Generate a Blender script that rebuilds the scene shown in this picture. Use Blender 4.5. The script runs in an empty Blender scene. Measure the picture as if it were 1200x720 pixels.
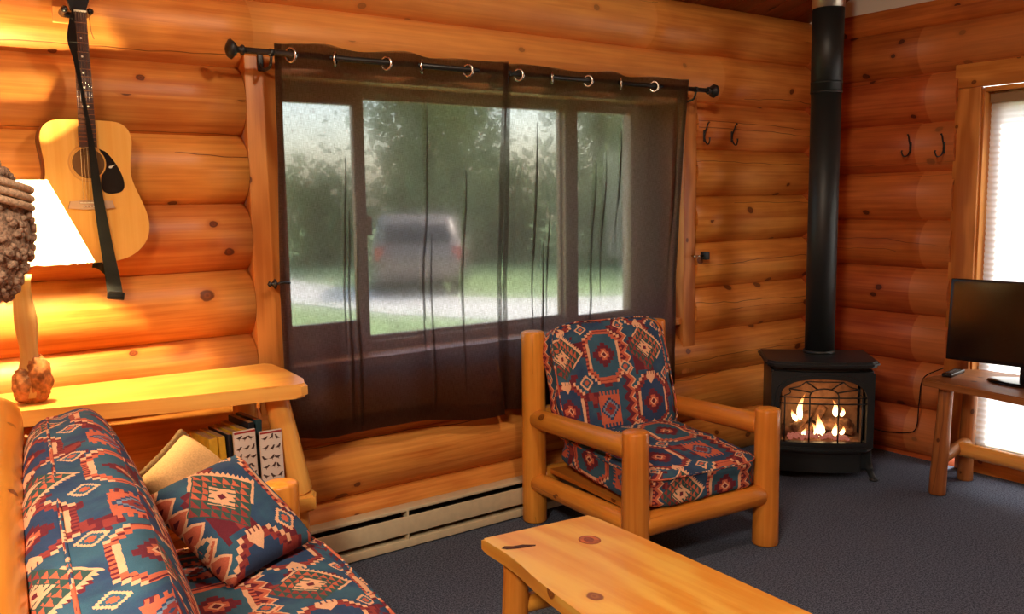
import bpy, bmesh, math, random
from mathutils import Vector, Matrix, Euler, noise

random.seed(7)
C = bpy.context.scene
COL = C.collection
PI = math.pi
V = Vector

# ------------------------------------------------------------------ camera
cam_d = bpy.data.cameras.new('camera')
cam = bpy.data.objects.new('camera', cam_d)
COL.objects.link(cam)
cam_d.sensor_width = 36.0
cam_d.lens = 36.0 * 1045.0 / 1200.0
cam_d.clip_start = 0.05
cam_d.clip_end = 300
right = V((0.808, -0.588, -0.0144)).normalized()
fwd = V((0.5830, 0.8036, -0.1200))
fwd = (fwd - right * fwd.dot(right)).normalized()
up = right.cross(fwd)
m = Matrix((right, up, -fwd)).transposed().to_4x4()
m.translation = V((0, 0, 1.56))
cam.matrix_world = m
C.camera = cam

# ------------------------------------------------------------------ world, sun, ceiling lamp, added fill, exposure
C.view_settings.view_transform = 'Standard'
C.view_settings.look = 'None'
C.view_settings.exposure = 0.22
C.view_settings.gamma = 1.0
C.view_settings.use_curve_mapping = False
C.cycles.use_denoising = True
C.cycles.max_bounces = 10
C.cycles.transparent_max_bounces = 16
C.cycles.caustics_reflective = False
C.cycles.caustics_refractive = False
C.cycles.sample_clamp_indirect = 6.0

w = bpy.data.worlds.new('sky')
C.world = w
w.use_nodes = True
wn = w.node_tree
bg = wn.nodes['Background']
sky = wn.nodes.new('ShaderNodeTexSky')
sky.sky_type = 'NISHITA'
sky.sun_disc = False
sky.sun_elevation = math.radians(48)
sky.sun_rotation = math.radians(100)
sky.air_density = 1.2
sky.dust_density = 2.5
wn.links.new(sky.outputs[0], bg.inputs[0])
bg.inputs[1].default_value = 0.62


def light(name, kind, loc, energy, color, size=0.1, rot=None):
    d = bpy.data.lights.new(name, kind)
    d.energy = energy
    d.color = color
    if kind == 'AREA':
        d.size = size
    elif kind == 'SUN':
        d.angle = size
    else:
        d.shadow_soft_size = size
    o = bpy.data.objects.new(name, d)
    COL.objects.link(o)
    o.location = loc
    if rot:
        o.rotation_euler = rot
    return o


sun = light('sun', 'SUN', (20, -5, 30), 8.0, (1.0, 0.95, 0.86), 0.01)
sun.rotation_euler = V((-0.66, 0.02, -0.75)).to_track_quat('-Z', 'Y').to_euler()
light('ceiling_lamp', 'POINT', (1.75, 1.5, 3.05), 66, (1.0, 0.85, 0.64), 0.09)
light('left_fill', 'AREA', (-0.9, 0.2, 2.9), 135, (1.0, 0.84, 0.64), 0.7)  # unseen area light added as fill from the upper left

# ------------------------------------------------------------------ material helpers


def srgb(r, g, b):
    def f(c):
        c /= 255.0
        return c / 12.92 if c <= 0.04045 else ((c + 0.055) / 1.055) ** 2.4
    return (f(r), f(g), f(b), 1.0)


def new_mat(name):
    mt = bpy.data.materials.new(name)
    mt.use_nodes = True
    nt = mt.node_tree
    return mt, nt, nt.nodes['Principled BSDF']


class Ex:
    """a float socket with arithmetic that builds Math nodes"""
    def __init__(s, nt, sock):
        s.nt = nt
        s.k = sock

    def op(s, name, *o):
        n = s.nt.nodes.new('ShaderNodeMath')
        n.operation = name
        for i, a in enumerate((s,) + o):
            if isinstance(a, Ex):
                s.nt.links.new(a.k, n.inputs[i])
            else:
                n.inputs[i].default_value = a
        return Ex(s.nt, n.outputs[0])

    def __add__(s, o): return s.op('ADD', o)
    def __sub__(s, o): return s.op('SUBTRACT', o)
    def __mul__(s, o): return s.op('MULTIPLY', o)
    def __truediv__(s, o): return s.op('DIVIDE', o)
    def __lt__(s, o): return s.op('LESS_THAN', o)
    def __gt__(s, o): return s.op('GREATER_THAN', o)
    def abs(s): return s.op('ABSOLUTE')
    def floor(s): return s.op('FLOOR')
    def frac(s): return s.op('FRACT')
    def max(s, o): return s.op('MAXIMUM', o)
    def min(s, o): return s.op('MINIMUM', o)
    def rev(s): return (s * -1.0) + 1.0
    def quant(s, q): return (s / q).floor() * q
    def wrap(s, c, p):
        a = (s - c) / p
        return (a - (a + 0.5).floor()) * p

    def smooth(s, a, b):
        n = s.nt.nodes.new('ShaderNodeMapRange')
        n.interpolation_type = 'SMOOTHSTEP'
        s.nt.links.new(s.k, n.inputs[0])
        n.inputs[1].default_value = a
        n.inputs[2].default_value = b
        return Ex(s.nt, n.outputs[0])


def mixc(nt, fac, a, b):
    n = nt.nodes.new('ShaderNodeMix')
    n.data_type = 'RGBA'
    if isinstance(fac, Ex):
        nt.links.new(fac.k, n.inputs[0])
    else:
        n.inputs[0].default_value = fac
    for i, c in ((6, a), (7, b)):
        if isinstance(c, tuple):
            n.inputs[i].default_value = c
        else:
            nt.links.new(c, n.inputs[i])
    return n.outputs[2]


def combine(nt, *xs):
    n = nt.nodes.new('ShaderNodeCombineXYZ')
    for i, x in enumerate(xs):
        if isinstance(x, Ex):
            nt.links.new(x.k, n.inputs[i])
        else:
            n.inputs[i].default_value = x
    return n.outputs[0]


def noise_tex(nt, vec, scale=1.0, detail=3.0, rough=0.55, dist=0.0):
    n = nt.nodes.new('ShaderNodeTexNoise')
    n.inputs['Scale'].default_value = scale
    n.inputs['Detail'].default_value = detail
    n.inputs['Roughness'].default_value = rough
    n.inputs['Distortion'].default_value = dist
    if vec is not None:
        nt.links.new(vec, n.inputs['Vector'])
    return Ex(nt, n.outputs[0])


def uv_xy(nt, randomise=True):
    uv = nt.nodes.new('ShaderNodeUVMap')
    sp = nt.nodes.new('ShaderNodeSeparateXYZ')
    nt.links.new(uv.outputs[0], sp.inputs[0])
    u, v = Ex(nt, sp.outputs[0]), Ex(nt, sp.outputs[1])
    oi = nt.nodes.new('ShaderNodeObjectInfo')
    r = Ex(nt, oi.outputs['Random'])
    if randomise:
        u = u + r * 53.0
        v = v + r * 17.0
    return u, v, r


def set_bump(nt, p, h, strength=0.3, dist=0.01):
    b = nt.nodes.new('ShaderNodeBump')
    b.inputs['Strength'].default_value = strength
    b.inputs['Distance'].default_value = dist
    nt.links.new(h.k, b.inputs['Height'])
    nt.links.new(b.outputs[0], p.inputs['Normal'])


def wood(name, light_c, dark_c, knot_c, knots=0.5, knot_scale=3.2, cracks=0.0, rough=0.36, cathedral=0.0, sand=None, vary=0.25):
    mt, nt, p = new_mat(name)
    u, v, r = uv_xy(nt)
    grain = noise_tex(nt, combine(nt, u * 1.6, v * 46.0, r * 9.0), 1.0, 5.0, 0.6, 0.25)
    fine = noise_tex(nt, combine(nt, u * 9.0, v * 260.0, r * 5.0), 1.0, 2.0, 0.5)
    big = noise_tex(nt, combine(nt, u * 0.9, v * 5.0, r * 3.0), 1.0, 3.0, 0.5)
    blot = noise_tex(nt, combine(nt, u * 4.5, v * 7.0, r * 31.0), 1.0, 2.0, 0.5)
    t = grain * 0.55 + big * 0.45 + blot * 0.25
    if cathedral:
        warp = noise_tex(nt, combine(nt, u * 1.3, v * 4.0, 3.3), 1.0, 2.0, 0.5)
        rings = ((warp * 9.0 + v * 16.0) * 2.2).op('SINE') * 0.5 + 0.5
        t = t + (rings - 0.5) * cathedral
    t = t.smooth(0.36, 0.92)
    col = mixc(nt, t, dark_c, light_c)
    # knots: a rounded cell pattern, only some of the cells carry one
    ku = u + (noise_tex(nt, combine(nt, u * 30.0, v * 30.0, 0.0), 1.0, 2.0) - 0.5) * 0.02
    vo = nt.nodes.new('ShaderNodeTexVoronoi')
    vo.voronoi_dimensions = '2D'
    vo.inputs['Scale'].default_value = knot_scale
    nt.links.new(combine(nt, ku, v * 1.25, 0.0), vo.inputs['Vector'])
    d = Ex(nt, vo.outputs['Distance'])
    cs = nt.nodes.new('ShaderNodeSeparateColor')
    nt.links.new(vo.outputs['Color'], cs.inputs[0])
    pick = Ex(nt, cs.outputs[0]) < knots
    size = Ex(nt, cs.outputs[1]) * 0.6 + 0.5
    dd = d / size
    halo = dd.smooth(0.19, 0.06) * pick
    core = dd.smooth(0.092, 0.070) * pick
    rim = (dd - 0.03).abs().smooth(0.022, 0.0) * pick
    col = mixc(nt, halo * 0.5, col, dark_c)
    col = mixc(nt, core * 0.85, col, knot_c)
    col = mixc(nt, rim * 0.25, col, dark_c)
    h = grain * 0.35 + fine * 0.2
    if cracks:
        wv = noise_tex(nt, combine(nt, u * 0.8, r * 7.0, 1.0), 1.0, 4.0, 0.6)
        c = (v + wv * 0.16 - 0.08).wrap(0.09, 0.31).abs()
        gate = noise_tex(nt, combine(nt, u * 0.55, (v / 0.31).floor() * 3.7, r * 40.0), 1.0, 1.0) > 0.42
        ck = c.smooth(0.0026, 0.0008) * gate * cracks
        col = mixc(nt, ck * 0.85, col, knot_c)
        h = h - ck * 2.5
    hsv = nt.nodes.new('ShaderNodeHueSaturation')
    nt.links.new(col, hsv.inputs['Color'])
    nt.links.new((r * vary + (1.0 - vary * 0.5)).k, hsv.inputs['Value'])
    nt.links.new((r * 13.7).frac().op('MULTIPLY_ADD', 0.012, 0.494).k, hsv.inputs['Hue'])
    col = hsv.outputs[0]
    if sand:
        at = nt.nodes.new('ShaderNodeAttribute')
        at.attribute_name = 'sanded'
        col = mixc(nt, Ex(nt, at.outputs['Fac']) * 0.32, col, sand)
    nt.links.new(col, p.inputs['Base Color'])
    p.inputs['Roughness'].default_value = rough
    nt.links.new((grain * 0.15 + (rough - 0.07)).k, p.inputs['Roughness'])
    p.inputs['Specular IOR Level'].default_value = 0.35
    set_bump(nt, p, h, 0.22, 0.004)
    return mt


def plain(name, color, rough=0.5, metal=0.0, bump=0.0, bscale=60.0, var=0.0, spec=None):
    mt, nt, p = new_mat(name)
    p.inputs['Base Color'].default_value = color
    p.inputs['Roughness'].default_value = rough
    p.inputs['Metallic'].default_value = metal
    if spec is not None:
        p.inputs['Specular IOR Level'].default_value = spec
    tc = nt.nodes.new('ShaderNodeTexCoord')
    n = noise_tex(nt, tc.outputs['Object'], bscale, 4.0)
    if var:
        dk = tuple(c * (1 - var) for c in color[:3]) + (1,)
        lt = tuple(min(1, c * (1 + var)) for c in color[:3]) + (1,)
        nt.links.new(mixc(nt, n.smooth(0.3, 0.7), dk, lt), p.inputs['Base Color'])
    if bump:
        set_bump(nt, p, n, bump, 0.004)
    return mt


def emit(name, color, strength):
    mt, nt, p = new_mat(name)
    p.inputs['Base Color'].default_value = (0, 0, 0, 1)
    p.inputs['Emission Color'].default_value = color
    p.inputs['Emission Strength'].default_value = strength
    return mt


def flame_mat(name):
    mt, nt, p = new_mat(name)
    tc = nt.nodes.new('ShaderNodeTexCoord')
    sp = nt.nodes.new('ShaderNodeSeparateXYZ')
    nt.links.new(tc.outputs['Generated'], sp.inputs[0])
    t = Ex(nt, sp.outputs[2])
    col = mixc(nt, t.smooth(0.25, 1.0), (1.0, 0.66, 0.30, 1), (1.0, 0.30, 0.05, 1))
    nt.links.new(col, p.inputs['Emission Color'])
    nt.links.new((t.smooth(1.05, 0.2) * 6.0 + 0.8).k, p.inputs['Emission Strength'])
    p.inputs['Base Color'].default_value = (0, 0, 0, 1)
    return mt


def glass(name, tint=(1, 1, 1, 1), refl=0.06):
    mt, nt, p = new_mat(name)
    nt.nodes.remove(p)
    out = nt.nodes['Material Output']
    t = nt.nodes.new('ShaderNodeBsdfTransparent')
    t.inputs[0].default_value = tint
    g = nt.nodes.new('ShaderNodeBsdfGlossy')
    g.inputs['Roughness'].default_value = 0.02
    mx = nt.nodes.new('ShaderNodeMixShader')
    mx.inputs[0].default_value = refl
    nt.links.new(t.outputs[0], mx.inputs[1])
    nt.links.new(g.outputs[0], mx.inputs[2])
    nt.links.new(mx.outputs[0], out.inputs[0])
    return mt


def sheer(name, color, back, opaque):
    """open weave: threads scatter, gaps let light through slightly bent"""
    mt, nt, p = new_mat(name)
    nt.nodes.remove(p)
    out = nt.nodes['Material Output']
    u, v, r = uv_xy(nt, False)

    def mix(f, x, y):
        n = nt.nodes.new('ShaderNodeMixShader')
        if isinstance(f, Ex):
            nt.links.new(f.k, n.inputs[0])
        else:
            n.inputs[0].default_value = f
        nt.links.new(x.outputs[0], n.inputs[1])
        nt.links.new(y.outputs[0], n.inputs[2])
        return n
    t = nt.nodes.new('ShaderNodeBsdfTransparent')
    rf = nt.nodes.new('ShaderNodeBsdfRefraction')
    rf.inputs['Roughness'].default_value = 0.9
    rf.inputs['IOR'].default_value = 1.015
    d = nt.nodes.new('ShaderNodeBsdfDiffuse')
    d.inputs[0].default_value = color
    tl = nt.nodes.new('ShaderNodeBsdfTranslucent')
    tl.inputs[0].default_value = back
    threads = mix(0.5, d, tl)
    gaps = mix(0.72, t, rf)
    a = noise_tex(nt, combine(nt, u * 40.0, v * 520.0, 0.0), 1.0, 2.0)
    b = noise_tex(nt, combine(nt, u * 520.0, v * 30.0, 4.0), 1.0, 2.0)
    f = ((a + b - 1.0) * 0.5 + opaque).max(0.05).min(0.97)
    nt.links.new(mix(f, gaps, threads).outputs[0], out.inputs[0])
    return mt


def translucent(name, color, fac=0.5, grain=0.0):
    mt, nt, p = new_mat(name)
    nt.nodes.remove(p)
    out = nt.nodes['Material Output']
    d = nt.nodes.new('ShaderNodeBsdfDiffuse')
    d.inputs[0].default_value = color
    tl = nt.nodes.new('ShaderNodeBsdfTranslucent')
    tl.inputs[0].default_value = color
    if grain:
        tc = nt.nodes.new('ShaderNodeTexCoord')
        n = noise_tex(nt, tc.outputs['Object'], 25.0, 4.0)
        c2 = tuple(c * (1 - grain) for c in color[:3]) + (1,)
        cc = mixc(nt, n, c2, color)
        nt.links.new(cc, d.inputs[0])
        nt.links.new(cc, tl.inputs[0])
    mx = nt.nodes.new('ShaderNodeMixShader')
    mx.inputs[0].default_value = fac
    nt.links.new(d.outputs[0], mx.inputs[1])
    nt.links.new(tl.outputs[0], mx.inputs[2])
    nt.links.new(mx.outputs[0], out.inputs[0])
    return mt


def kilim(name):
    """woven south-western upholstery: stepped medallions, toothed blocks, hands, lozenges"""
    mt, nt, p = new_mat(name)
    u, v, r = uv_xy(nt, False)
    wob = noise_tex(nt, combine(nt, u * 24.0, v * 24.0, 2.0), 1.0, 3.0) - 0.5
    wob2 = noise_tex(nt, combine(nt, u * 24.0, v * 24.0, 8.0), 1.0, 3.0) - 0.5
    u, v = u * 0.84 + wob * 0.012, v * 0.84 + wob2 * 0.012
    NAVY, TEAL = srgb(52, 74, 108), srgb(62, 100, 120)
    ORANGE, RUST, CREAM = srgb(208, 106, 78), srgb(152, 64, 60), srgb(240, 184, 142)
    MAROON, GREEN, SKYB = srgb(112, 42, 54), srgb(62, 90, 84), srgb(126, 146, 168)
    PU, PV = 0.42, 0.46
    n1 = noise_tex(nt, combine(nt, u * 7.0, v * 9.0, 0.0), 1.0, 3.0)
    col = mixc(nt, n1.smooth(0.35, 0.65), NAVY, TEAL)
    n2 = noise_tex(nt, combine(nt, u.quant(0.012) * 13.0, v.quant(0.016) * 11.0, 5.0), 1.0, 1.0)
    col = mixc(nt, n2 > 0.585, col, MAROON)
    col = mixc(nt, n2 > 0.66, col, RUST)

    def put(mask, c):
        nonlocal col
        col = mixc(nt, mask, col, c)

    def loc(cu, cv):
        x = u.wrap(cu * PU, PU)
        y = v.wrap(cv * PV, PV)
        return x, y, x.abs(), y.abs()

    # zigzag bands
    zx = u.wrap(0.5 * PU, PU)
    tri = ((v / 0.046).frac() - 0.5).abs() * 0.05
    put((zx - tri + 0.028).abs() < 0.017, MAROON)
    put((zx - tri + 0.012).abs() < 0.010, ORANGE)
    put((zx - tri + 0.002).abs() < 0.0035, CREAM)
    # two stepped octagon medallions
    for cu, cv, inner, border in ((0.25, 0.25, TEAL, ORANGE), (0.75, 0.78, NAVY, RUST)):
        x, y, ax, ay = loc(cu, cv)
        qx, qy = ax.quant(0.013), ay.quant(0.013)
        d = (qx * 1.1).max(qy * 0.85).max((qx + qy) * 0.66)
        put(d < 0.099, CREAM)
        put(d < 0.090, border)
        teeth = ((v / 0.016).frac() > 0.55) * (d < 0.090) * (d > 0.078)
        put(teeth, MAROON)
        put(d < 0.075, CREAM)
        put(d < 0.071, inner)
        s = qx + qy
        put(s < 0.040, MAROON)
        put(s < 0.026, ORANGE)
        put(ax + ay < 0.019, CREAM)
        put(ax + ay < 0.011, MAROON)
    # toothed orange block
    x, y, ax, ay = loc(0.22, 0.77)
    tooth = ((x / 0.017).frac() > 0.5) * 0.017
    put((ax < 0.050) * (ay < tooth + 0.058), ORANGE)
    q = ax.quant(0.009) + ay.quant(0.009)
    put(q < 0.044, NAVY)
    put(q < 0.035, SKYB)
    put(q < 0.022, RUST)
    put(ax + ay < 0.009, NAVY)
    # lozenge medallion with triangles and a saw edge
    x, y, ax, ay = loc(0.75, 0.27)
    a, b = x + y, x - y
    s = ax + ay
    saw = ((b / 0.017).frac() - 0.5).abs() * 0.030
    put((a > 0.0) * (a < saw + 0.108) * (b.abs() < 0.108), CREAM)
    put(a.abs().max(b.abs()) < 0.098, GREEN)
    ta, tb = (a / 0.032).frac(), (b / 0.032).frac()
    put((ta + tb < 0.95) * (s < 0.094), ORANGE)
    put((ta + tb < 0.95) * (s < 0.094) * (a < -0.03), RUST)
    put(s < 0.048, GREEN)
    star = (ax + ay < 0.044) * ((a / 0.02).frac() > 0.32)
    put(star, CREAM)
    put(ax.max(ay) < 0.020, CREAM)
    put(ax.max(ay) < 0.008, MAROON)
    # crenellated hands above and below the lozenge
    for cv, sg in ((0.545, 1.0), (0.0, -1.0)):
        x, y, ax, ay = loc(0.75, cv)
        y = y * sg
        lim = y.max(0.0) * -0.85 + 0.024
        gap = ((x / 0.013).frac() < 0.3) * (y < -0.010)
        put((ax < lim) * (y > -0.024) * (y < 0.028) * gap.rev(), CREAM)
    # little outlined diamonds
    for cu, cv in ((0.47, 0.12), (0.5, 0.55), (0.02, 0.52), (0.0, 0.02)):
        x, y, ax, ay = loc(cu, cv)
        q = ax.quant(0.005) + ay.quant(0.005)
        put(q < 0.026, CREAM)
        put(q < 0.019, TEAL)
        put(q < 0.009, ORANGE)
    n3 = noise_tex(nt, combine(nt, u * 420.0, v * 420.0, 0.0), 1.0, 2.0)
    n4 = noise_tex(nt, combine(nt, u * 18.0, v * 18.0, 0.0), 1.0, 3.0)
    hsv = nt.nodes.new('ShaderNodeHueSaturation')
    nt.links.new(col, hsv.inputs['Color'])
    nt.links.new((n3 * 0.5 + n4 * 0.5 + 0.5).k, hsv.inputs['Value'])
    nt.links.new(hsv.outputs[0], p.inputs['Base Color'])
    p.inputs['Roughness'].default_value = 0.85
    p.inputs['Specular IOR Level'].default_value = 0.2
    set_bump(nt, p, n3 * 0.4 + n4 * 1.5, 0.35, 0.006)
    return mt


def carpet_mat():
    mt, nt, p = new_mat('carpet')
    tc = nt.nodes.new('ShaderNodeTexCoord')
    a = noise_tex(nt, tc.outputs['Object'], 260.0, 2.0)
    b = noise_tex(nt, tc.outputs['Object'], 110.0, 3.0)
    c = noise_tex(nt, tc.outputs['Object'], 2.0, 3.0)
    col = mixc(nt, (a * 0.6 + b * 0.4).smooth(0.38, 0.64), srgb(38, 45, 60), srgb(116, 124, 144))
    col = mixc(nt, c.smooth(0.4, 0.8) * 0.25, col, srgb(92, 94, 104))
    nt.links.new(col, p.inputs['Base Color'])
    p.inputs['Roughness'].default_value = 0.95
    p.inputs['Specular IOR Level'].default_value = 0.1
    set_bump(nt, p, a + b, 0.5, 0.004)
    return mt


M = {}
M['log'] = wood('log_honey', srgb(242, 166, 80), srgb(184, 94, 34), srgb(84, 36, 18), 0.46, 3.0, 1.0, 0.42, sand=srgb(240, 170, 96))
M['log_red_dim'] = wood('log_amber_dim', srgb(206, 114, 54), srgb(140, 58, 22), srgb(58, 24, 14), 0.50, 3.2, 0.8, 0.50, sand=srgb(232, 150, 82))  # right wall: mild stain difference plus its dimmer light put into the colour
M['board'] = wood('trim_pine', srgb(228, 150, 76), srgb(184, 104, 44), srgb(92, 42, 20), 0.30, 5.0, 0.0, 0.4, 0.35)
M['furn'] = wood('furniture_pine', srgb(242, 164, 66), srgb(206, 118, 36), srgb(104, 44, 14), 0.30, 3.6, 0.35, 0.3)
M['table'] = wood('coffee_table_pine', srgb(252, 200, 90), srgb(238, 160, 58), srgb(124, 56, 20), 0.07, 2.4, 0.0, 0.3, 0.30, vary=0.0)
M['console'] = wood('console_pine', srgb(246, 190, 96), srgb(226, 150, 66), srgb(120, 66, 26), 0.30, 2.6, 0.0, 0.3, 0.15, vary=0.1)
M['bark'] = plain('live_edge_bark', srgb(96, 58, 30), 0.7, 0, 0.6, 45, 0.4)
M['bench'] = wood('bench_wood', srgb(190, 122, 66), srgb(128, 68, 30), srgb(60, 28, 14), 0.5, 6.0, 0.5, 0.45)
M['plank'] = wood('ceiling_pine', srgb(168, 92, 46), srgb(116, 54, 24), srgb(60, 26, 12), 0.35, 3.0, 0.0, 0.5)
M['carpet'] = carpet_mat()
M['kilim'] = kilim('kilim_upholstery')
M['iron'] = plain('black_iron', (0.010, 0.011, 0.012, 1), 0.42, 0.0, 0.12, 220)
M['stove'] = plain('stove_iron', (0.014, 0.019, 0.022, 1), 0.40, 0.0, 0.12, 160)
M['pipe'] = plain('stovepipe_black', (0.013, 0.017, 0.018, 1), 0.48, 0.0, 0.05, 20)
M['steel'] = plain('galvanised_steel', (0.62, 0.56, 0.46, 1), 0.35, 0.9, 0.05, 30)
M['chrome'] = plain('brushed_nickel', (0.72, 0.66, 0.56, 1), 0.22, 1.0)
M['cream'] = plain('heater_enamel', srgb(214, 196, 160), 0.45, 0.0, 0.03, 30, 0.05)
M['slot'] = plain('heater_shadow_gap', (0.02, 0.018, 0.015, 1), 0.7)
M['white'] = plain('white_drywall', srgb(214, 206, 194), 0.85, 0, 0.1, 90)
M['vinyl'] = plain('vinyl_frame', srgb(196, 150, 112), 0.5)
M['vinyl_white'] = plain('white_vinyl', srgb(222, 216, 202), 0.45)
M['pane'] = glass('window_glass')
M['stoveglass'] = glass('stove_glass', (0.95, 0.9, 0.85, 1), 0.03)
M['sheer'] = sheer('sheer_brown_voile', srgb(74, 46, 36), srgb(112, 98, 88), 0.68)
M['shade'] = translucent('lamp_shade_paper', (0.95, 0.86, 0.66, 1), 0.45, 0.12)
M['cell'] = translucent('pleated_shade_cloth', (0.95, 0.94, 0.91, 1), 0.62)
M['lace'] = plain('leather_lace', srgb(120, 78, 40), 0.7)
M['burl'] = plain('burl_bark', srgb(186, 116, 60), 0.6, 0, 1.0, 40, 0.6)
M['lampwood'] = wood('peeled_lamp_wood', srgb(250, 214, 140), srgb(226, 166, 84), srgb(120, 60, 24), 0.3, 8.0, 0.3, 0.35)
M['wool'] = plain('nubby_wool', srgb(158, 128, 104), 0.95, 0, 0.8, 120, 0.5)
M['woolband'] = plain('pale_wool_band', srgb(206, 172, 138), 0.9, 0, 0.6, 140, 0.3)
M['tan'] = plain('tan_suede', srgb(206, 160, 104), 0.9, 0, 0.2, 200, 0.12)
M['rope'] = plain('rope_trim', srgb(126, 92, 52), 0.9, 0, 0.8, 260, 0.35)
M['spruce'] = wood('guitar_spruce', srgb(246, 196, 104), srgb(230, 168, 76), srgb(200, 130, 50), 0.0, 3, 0.0, 0.22, vary=0.0)
M['rosewood'] = plain('rosewood', srgb(66, 36, 22), 0.4, 0, 0.1, 80, 0.3)
M['mahogany'] = plain('mahogany_side', srgb(112, 58, 28), 0.35, 0, 0.05, 30, 0.2)
M['black'] = plain('black_plastic', (0.006, 0.006, 0.007, 1), 0.25)
M['blackmat'] = plain('black_webbing', (0.010, 0.009, 0.008, 1), 0.75, 0, 0.4, 300)
M['bone'] = plain('bone_inlay', srgb(232, 222, 196), 0.4)
M['tvscreen'] = plain('tv_screen', (0.004, 0.004, 0.005, 1), 0.12)
M['paper'] = plain('paper_white', srgb(206, 190, 178), 0.8)
M['yellow'] = plain('yellow_cover', srgb(196, 150, 40), 0.5, 0, 0.02, 40, 0.1)
M['pages'] = plain('page_edges', srgb(170, 130, 84), 0.9, 0, 0.3, 300, 0.25)
M['darkcover'] = plain('dark_cover', srgb(26, 28, 34), 0.5)
M['greencover'] = plain('teal_cover', srgb(40, 70, 78), 0.5)
M['ink'] = plain('dark_ink', srgb(70, 48, 44), 0.8)
M['redink'] = plain('red_ink', srgb(150, 44, 44), 0.8)
M['ashlog'] = plain('charred_ceramic_log', srgb(120, 84, 58), 0.9, 0, 1.0, 30, 0.6)
M['firebrick'] = plain('firebox_liner', srgb(146, 108, 78), 0.9, 0, 0.3, 30, 0.2)
M['ember'] = emit('glowing_embers', (0.80, 0.22, 0.15, 1), 0.40)
M['flame'] = flame_mat('gas_flame')
M['grass'] = plain('lawn_grass', srgb(134, 156, 98), 0.95, 0, 0.3, 3, 0.35)
M['gravel'] = plain('pale_gravel', srgb(214, 208, 196), 0.95, 0, 0.3, 6, 0.15)
M['trunk'] = plain('tree_bark', srgb(92, 74, 60), 0.95, 0, 0.5, 12, 0.3)
M['leaf'] = translucent('leaf_green', srgb(158, 176, 126), 0.5, 0.5)
M['leafdark'] = translucent('spruce_green', srgb(128, 148, 116), 0.45, 0.5)
M['carpaint'] = plain('car_grey_paint', srgb(128, 116, 108), 0.3, 0.2)
M['carglass'] = plain('car_glass', (0.02, 0.02, 0.02, 1), 0.1)
M['tyre'] = plain('tyre_rubber', (0.015, 0.015, 0.015, 1), 0.8)
M['tail'] = plain('red_tail_lens', srgb(190, 24, 20), 0.25)

# ------------------------------------------------------------------ mesh helpers


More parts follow.
